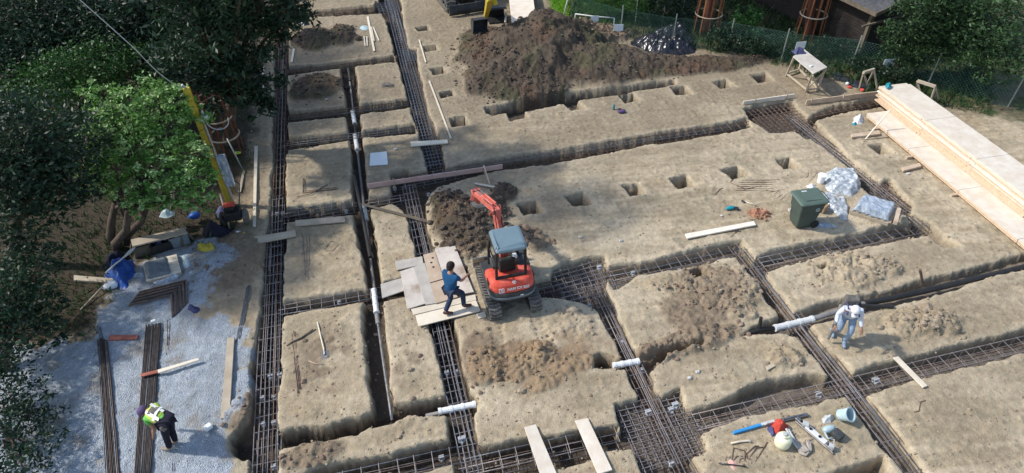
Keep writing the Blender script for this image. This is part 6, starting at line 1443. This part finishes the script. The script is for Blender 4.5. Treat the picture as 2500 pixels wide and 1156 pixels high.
# unseen tree shading the back left corner, and three added to shade the fence
for i, (bx, by, cx, cy, h, lb) in enumerate(((-15, 31, -13.5, 30, 9, 'tall dark tree beyond the upper left edge of the photo'), (13.5, 33, 12.2, 29.5, 8.5, 'unseen shade tree added past the top edge behind the mound'), (10.5, 37, 9.0, 31.5, 8.5, 'unseen shade tree added past the top edge left of the mound'), (17.5, 34, 16.0, 29.5, 9.5, 'unseen shade tree added past the top edge near the shed'))):
    rr = random.Random(i); cl = [((cx+rr.uniform(-2.2, 2.2), cy+rr.uniform(-1.8, 2.2), h+rr.uniform(-1, 1.6)), rr.uniform(1.2, 1.7)) for _ in range(9)]
    tree('dark_tree', lb, Vector((bx, by, 0)), cl, 'leaf_dark', size=.26, per=26, n_per=16, tr=.28, seed=30+i, group=TD if i == 0 else None, aspect=2.4)
# trunk guards of slats
def guard(label, base, r0, r1, h, n, m, rings=(.35, .75), trunk=True, crown=True, tl=None, seed=1, tilt=Vector((0, 0, 0))):
    t = thing('tree_guard', label, 'tree guard', (base.x, base.y, 0), 'slatted timber guards round the tree trunks')
    for i in range(n):
        a = 2*PI*i/n; d = Vector((math.cos(a), math.sin(a), 0)); mb = MB()
        mb.bar(base+d*r0, base+d*r1+tilt+Vector((0, 0, h*random.uniform(.97, 1.03))), .055, .03, up=d); mb.build('slat', MT[m], t)
    for f in rings:
        mb = MB(); r = r0+(r1-r0)*f+.03
        mb.tube([base+tilt*f+Vector((math.cos(2*PI*k/16)*r, math.sin(2*PI*k/16)*r, h*f)) for k in range(17)], .03, 5); mb.build('ring', MT['wood_tan'], t)
g1 = P(1722, 80); g2 = P(1970, 92)
guard('orange slatted guard round the redwood trunk behind the black sheeting', g1, .60, .50, 3.2, 10, 'wood_orange', (.28, .62, .9))
guard('orange slatted guard round the redwood trunk behind the work table', g2, .60, .45, 3.2, 10, 'wood_orange', (.34, .68, .95))
guard('orange slatted guard round a trunk in the dark under the left trees', P(562, 372), .50, .42, 2.4, 11, 'bark_red', (.3, .6, .9))
for lb, g, sd in (('redwood tree standing inside the orange guard behind the black sheeting', g1, 11), ('redwood tree standing inside the orange guard behind the work table', g2, 12)):
    rr = random.Random(sd); cl = [((g.x+rr.uniform(-1.6, 1.6), g.y+rr.uniform(-.6, 2.4), 6.8+rr.random()*5), rr.uniform(1.0, 1.5)) for _ in range(9)]
    tree('redwood_tree', lb, g, cl, 'leaf_dark', size=.20, per=34, n_per=18, tr=.20, barkm='bark_red', seed=sd, aspect=2.6)
# right and upper greenery behind the fence
tree('leafy_tree', 'feathery green tree at the right edge behind the fence', P(2232, 185), [PC(2200,90,1.7,.7), PC(2240,110,1.5,.7), PC(2180,120,1.3,.5), PC(2262,70,2.0,.7), PC(2215,140,1.0,.45), PC(2270,130,1.3,.6), PC(2180,80,1.8,.5), PC(2300,100,1.8,.8), PC(2330,60,2.2,.9)],
     'weed', size=.14, per=90, n_per=22, tr=.09, seed=13, aspect=3.2, droop=.2)
tree('leafy_tree', 'tall dark tree in the top right corner beside the shed', P(2330, 130), [PC(2240,10,3.2,.9), PC(2290,20,3.0,1.0), PC(2350,10,3.2,1.1), PC(2270,-30,3.8,1.1), PC(2420,60,2.8,1.2), PC(2400,0,3.4,1.2), PC(2480,110,2.2,1.1), PC(2370,110,2.0,.8), PC(2440,160,1.6,.8)],
     'weed', size=.16, per=60, n_per=22, tr=.18, seed=14, aspect=2.6)
HB = 'bushes and shrubs behind the wire fence'
for i, (lb, a, b, cl, m) in enumerate((
  ('light green bush between the two orange guards', 1822, 70, [(1820,38,.9,.55),(1838,58,.6,.45),(1800,55,.6,.4),(1846,40,.8,.4)], 'leaf_mid'),
  ('dark bush at the top edge behind the mound', 1500, 10, [(1490,-5,1.0,.8),(1540,0,1.0,.8),(1575,12,.8,.6),(1450,-15,1.2,.7)], 'leaf_mid'),
  ('dark low bush behind the black sheeting heap', 1640, 50, [(1620,25,.7,.7),(1670,30,.7,.7),(1590,38,.5,.5),(1700,45,.5,.5)], 'leaf_dark'),
  ('dark bush at the top edge left of the first orange guard', 1660, 5, [(1640,-10,1.1,.9),(1690,-12,1.1,.8),(1600,-12,1.1,.8)], 'leaf_dark'),
  ('dark trailing bush on the fence right of the first guard', 1770, 110, [(1750,95,.6,.5),(1790,105,.5,.5),(1830,110,.5,.55),(1770,85,.7,.5)], 'leaf_dark'),
  ('dark bush in front of the shed wall left of the second guard', 1880, 120, [(1870,105,.6,.5),(1905,112,.5,.5),(1850,95,.7,.5),(1925,100,.7,.45)], 'leaf_dark'),
  ('dark bush at the foot of the second orange guard', 2030, 125, [(2020,112,.5,.5),(2055,118,.5,.5),(2000,118,.4,.4),(2085,125,.5,.45)], 'leaf_dark'),
  ('dark green ground bush right of the work table', 2130, 172, [(2120,165,.4,.5),(2150,172,.4,.5),(2185,178,.45,.5),(2100,158,.4,.4)], 'leaf_dark'))):
    tree('bush', lb, P(a, b), [PC(*c) for c in cl], m, size=.11, per=120, n_per=18, tr=.04, cat='bush', group=HB, seed=40+i, aspect=2.0)
# ------------------------------------------------------------------ grass and undergrowth
def blades(name, label, poly, n, m, hmin, hmax, box, seed, kind='grass'):
    rng = np.random.default_rng(seed); a = rng.uniform(box[0], box[2], n); b = rng.uniform(box[1], box[3], n)
    XY = np.array([[P(float(p), float(q)).x, P(float(p), float(q)).y] for p, q in zip(a, b)]); k = sdf(XY[:, 0], XY[:, 1], W(poly)) > rng.uniform(-.2, .5, n)
    XY = XY[k]; n = len(XY); z = np.array([gz(x, y) for x, y in XY]); h = rng.uniform(hmin, hmax, n)*(.5+fbm(XY[:, 0]*1.2, XY[:, 1]*1.2, seed, 3))
    t = rng.uniform(0, 2*PI, n); w = h*.14+.008; ln = rng.normal(0, .35, (n, 2))*h[:, None]
    p = np.stack([XY[:, 0], XY[:, 1], z-.02], 1); s = np.stack([np.cos(t)*w, np.sin(t)*w, np.zeros(n)], 1)
    md = p+np.stack([ln[:, 0]*.4, ln[:, 1]*.4, h*.6], 1); tp = p+np.stack([ln[:, 0], ln[:, 1], h], 1)
    v = np.stack([p-s*.5, p+s*.5, md+s*.5, tp], 1).reshape(-1, 3)
    o = leaf_object(name, v, m, None); o['kind'] = 'stuff'; o['label'] = label; o['category'] = kind
blades('undergrowth', 'dark green weeds and ivy covering the ground behind the fence', GRASS, 26000, 'weed', .10, .34, (1400, -20, 2420, 300), 5, 'undergrowth')
blades('grass', 'bright lime green lawn patch behind the mound', LIME, 5000, 'grass_lime', .06, .14, (1310, -60, 1400, 60), 6)
blades('grass', 'green grass around the white rails at the top of the photo', [(1385,-20),(1480,-20),(1600,-20),(1590,60),(1480,66),(1390,48)], 9000, 'grass', .08, .22, (1370, -20, 1610, 80), 7)
blades('undergrowth', 'dark weeds and leaf litter on the ground under the left trees', WOODS, 16000, 'weed', .06, .22, (-60, 20, 680, 900), 9, 'undergrowth')
# ------------------------------------------------------------------ fence
FP = [(1392,52),(1514,90),(1641,112),(1776,124),(1906,150),(2076,168),(2262,212),(2460,262)]
fn = thing('wire_fence', 'sagging green wire mesh fence on thin steel posts behind the site', 'fence', tuple(P(1776, 122)))
fw_ = [P(*q) for q in FP]
for p in fw_[1:]:
    mb = MB(); mb.tube([p-Vector((0, 0, .2)), p+Vector((0, 0, 1.45))], .028, 6); mb.build('post', MT['galv'], fn)
for i in range(len(fw_)-1):
    a, b = fw_[i], fw_[i+1]; L = (b-a).length; d = (b-a)/L; H = 1.25; mb = MB(); s = .13
    def seg(u0, z0, u1, z1):
        bow = lambda u: Vector((-d.y, d.x, 0))*.05*math.sin(u*2+i)
        mb.bar(a+d*u0+bow(u0)+Vector((0, 0, z0)), a+d*u1+bow(u1)+Vector((0, 0, z1)), .006)
    u = -H
    while u < L:
        for sg in (0, 1):
            u0, z0, u1, z1 = (u, 0, u+H, H) if sg == 0 else (u, H, u+H, 0)
            f0 = max(0, -u0/H) if u0 < 0 else 0; f1 = 1-max(0, (u1-L)/H)
            if f1 > f0: seg(u0+(u1-u0)*f0, z0+(z1-z0)*f0, u0+(u1-u0)*f1, z0+(z1-z0)*f1)
        u += s
    seg(0, H, L, H); seg(0, .03, L, .03)
    mb.build('mesh_panel', MT['wire'], fn)
for lb, (a, b), z in (('small thin post standing just behind the black sheeting', (1616, 66), 1.0), ('thin fence post right behind the first orange guard', (1662, 60), 1.1), ('thin leaning post among the grass at the top', (1550, 62), 1.7)):
    p = P(a, b); mb = MB(); mb.tube([p-Vector((0, 0, .1)), p+Vector((0, 0, z))], .022, 6); o = mb.build('thin_post', MT['galv'], None); recentre(o); settag(o, lb, 'post')
for lb, (a, b), z, w_ in (('white paper sign on the fence post above the mound', (1510, 68), .75, .42), ('white paper sign on the fence behind the work table', (1955, 111), .95, .42), ('white paper sign on the fence at the right', (2171, 154), .6, .46), ('white paper tag hanging on the white rail in the grass', (1452, 46), .7, .36)):
    c = P(a, b, z); mb = MB(); mb.box(c, (w_, .012, w_*.72), rz=random.uniform(-.3, .0)); o = mb.build('paper_sign', MT['paper'], None); recentre(o); settag(o, lb, 'sign')
wirething('white_rail', 'white painted rail running level through the grass', 'rail', [[(1405,36,.7),(1450,42,.7),(1500,46,.7)],[(1405,36,.7),(1403,62,0)],[(1452,42,.7),(1449,74,0)],[(1500,46,.7),(1496,80,0)]], .028, 'pvc', part='rail')
wirething('white_rail', 'white pole standing at a slant at the edge of the lime grass', 'rail', [[(1386,2,1.2),(1374,46,.0)]], .035, 'pvc', part='pole')
# ------------------------------------------------------------------ shed
C0 = P(2140, 28, 2.25); ud = P(2080, 0, 2.25)-C0; ud.z = 0; ud.normalize(); vd = Vector((ud.y, -ud.x, 0))
if vd.x < 0: vd = -vd
ZS = 2.25/2.9
hs_ = thing('shed', 'old dark shingled shed with low grey roof at the top right', 'shed', (C0.x, C0.y, 0))
def HB_(u, v, z): return Vector((C0.x, C0.y, 0))+ud*u+vd*v+Vector((0, 0, z*ZS))
LU, LV = 11, 7
mb = MB(); nrow = 17
for k in range(nrow):
    z0 = k*2.72/nrow; z1 = (k+1)*2.72/nrow; e = .03
    b = [HB_(.45-e, .45-e, z0), HB_(LU, .45-e, z0), HB_(LU, LV, z0), HB_(.45-e, LV, z0)]; t_ = [HB_(.45, .45, z1), HB_(LU, .45, z1), HB_(LU, LV, z1), HB_(.45, LV, z1)]
    mb.hexa(b, t_)
mb.build('wall', MT['shingle'], hs_)
mb = MB(); mb.hexa([HB_(-.1, -.1, 2.78), HB_(LU+.3, -.1, 2.78), HB_(LU+.3, LV/2, 3.9), HB_(-.1, LV/2, 3.9)], [HB_(-.1, -.1, 2.9), HB_(LU+.3, -.1, 2.9), HB_(LU+.3, LV/2, 4.02), HB_(-.1, LV/2, 4.02)])
mb.hexa([HB_(-.1, LV/2, 3.9), HB_(LU+.3, LV/2, 3.9), HB_(LU+.3, LV+.4, 2.75), HB_(-.1, LV+.4, 2.75)], [HB_(-.1, LV/2, 4.02), HB_(LU+.3, LV/2, 4.02), HB_(LU+.3, LV+.4, 2.87), HB_(-.1, LV+.4, 2.87)])
rf = mb.build('roof', MT['roof'], hs_)
mb = MB(); mb.bar(HB_(-.12, -.12, 2.80), HB_(LU+.3, -.12, 2.80), .04, .16); mb.bar(HB_(-.13, -.14, 2.80), HB_(-.13, LV/2, 3.92), .04, .16); mb.build('fascia', MT['wood_dark'], rf)
mb = MB(); mb.bar(HB_(.42, .42, 0), HB_(.42, .42, 2.7), .14); mb.build('corner_post', MT['wood_dark'], hs_)
mb = MB(); mb.bar(HB_(.0, -.5, 2.2), HB_(-.2, 2.2, 2.5), .07); mb.build('brace', MT['wood_dark'], hs_)
# ------------------------------------------------------------------ camera, light
cam = bpy.data.cameras.new('camera'); co = bpy.data.objects.new('camera', cam); COL.objects.link(co)
cam.sensor_fit = 'HORIZONTAL'; cam.sensor_width = 36; cam.lens = F/2500*36; cam.clip_end = 2000; cam.clip_start = .1
Mx = Matrix((RT, UP, -FW)).transposed().to_4x4(); Mx.translation = Vector((0, 0, CAMH)); co.matrix_world = Mx
SC.camera = co
w = bpy.data.worlds.new('World'); SC.world = w; w.use_nodes = True; nt = w.node_tree; bg = nt.nodes['Background']
sky = nt.nodes.new('ShaderNodeTexSky'); sky.sky_type = 'NISHITA'; sky.sun_disc = False
EL = math.radians(43); AZ = math.radians(160)      # direction TO the sun, counter-clockwise from +X
sky.sun_elevation = EL; sky.sun_rotation = math.pi/2-AZ; sky.air_density = 1.1; sky.dust_density = 1.2
nt.links.new(sky.outputs[0], bg.inputs[0]); bg.inputs[1].default_value = .15
su = bpy.data.lights.new('sun', 'SUN'); so = bpy.data.objects.new('sun', su); COL.objects.link(so)
su.energy = 3.1; su.angle = math.radians(2.5); su.color = (1, .95, .87)
dv = Vector((math.cos(EL)*math.cos(AZ), math.cos(EL)*math.sin(AZ), math.sin(EL)))
so.rotation_euler = dv.to_track_quat('Z', 'Y').to_euler(); so.location = dv*60
SC.view_settings.view_transform = 'Standard'; SC.view_settings.look = 'None'; SC.view_settings.gamma = 1; SC.view_settings.exposure = 0.42
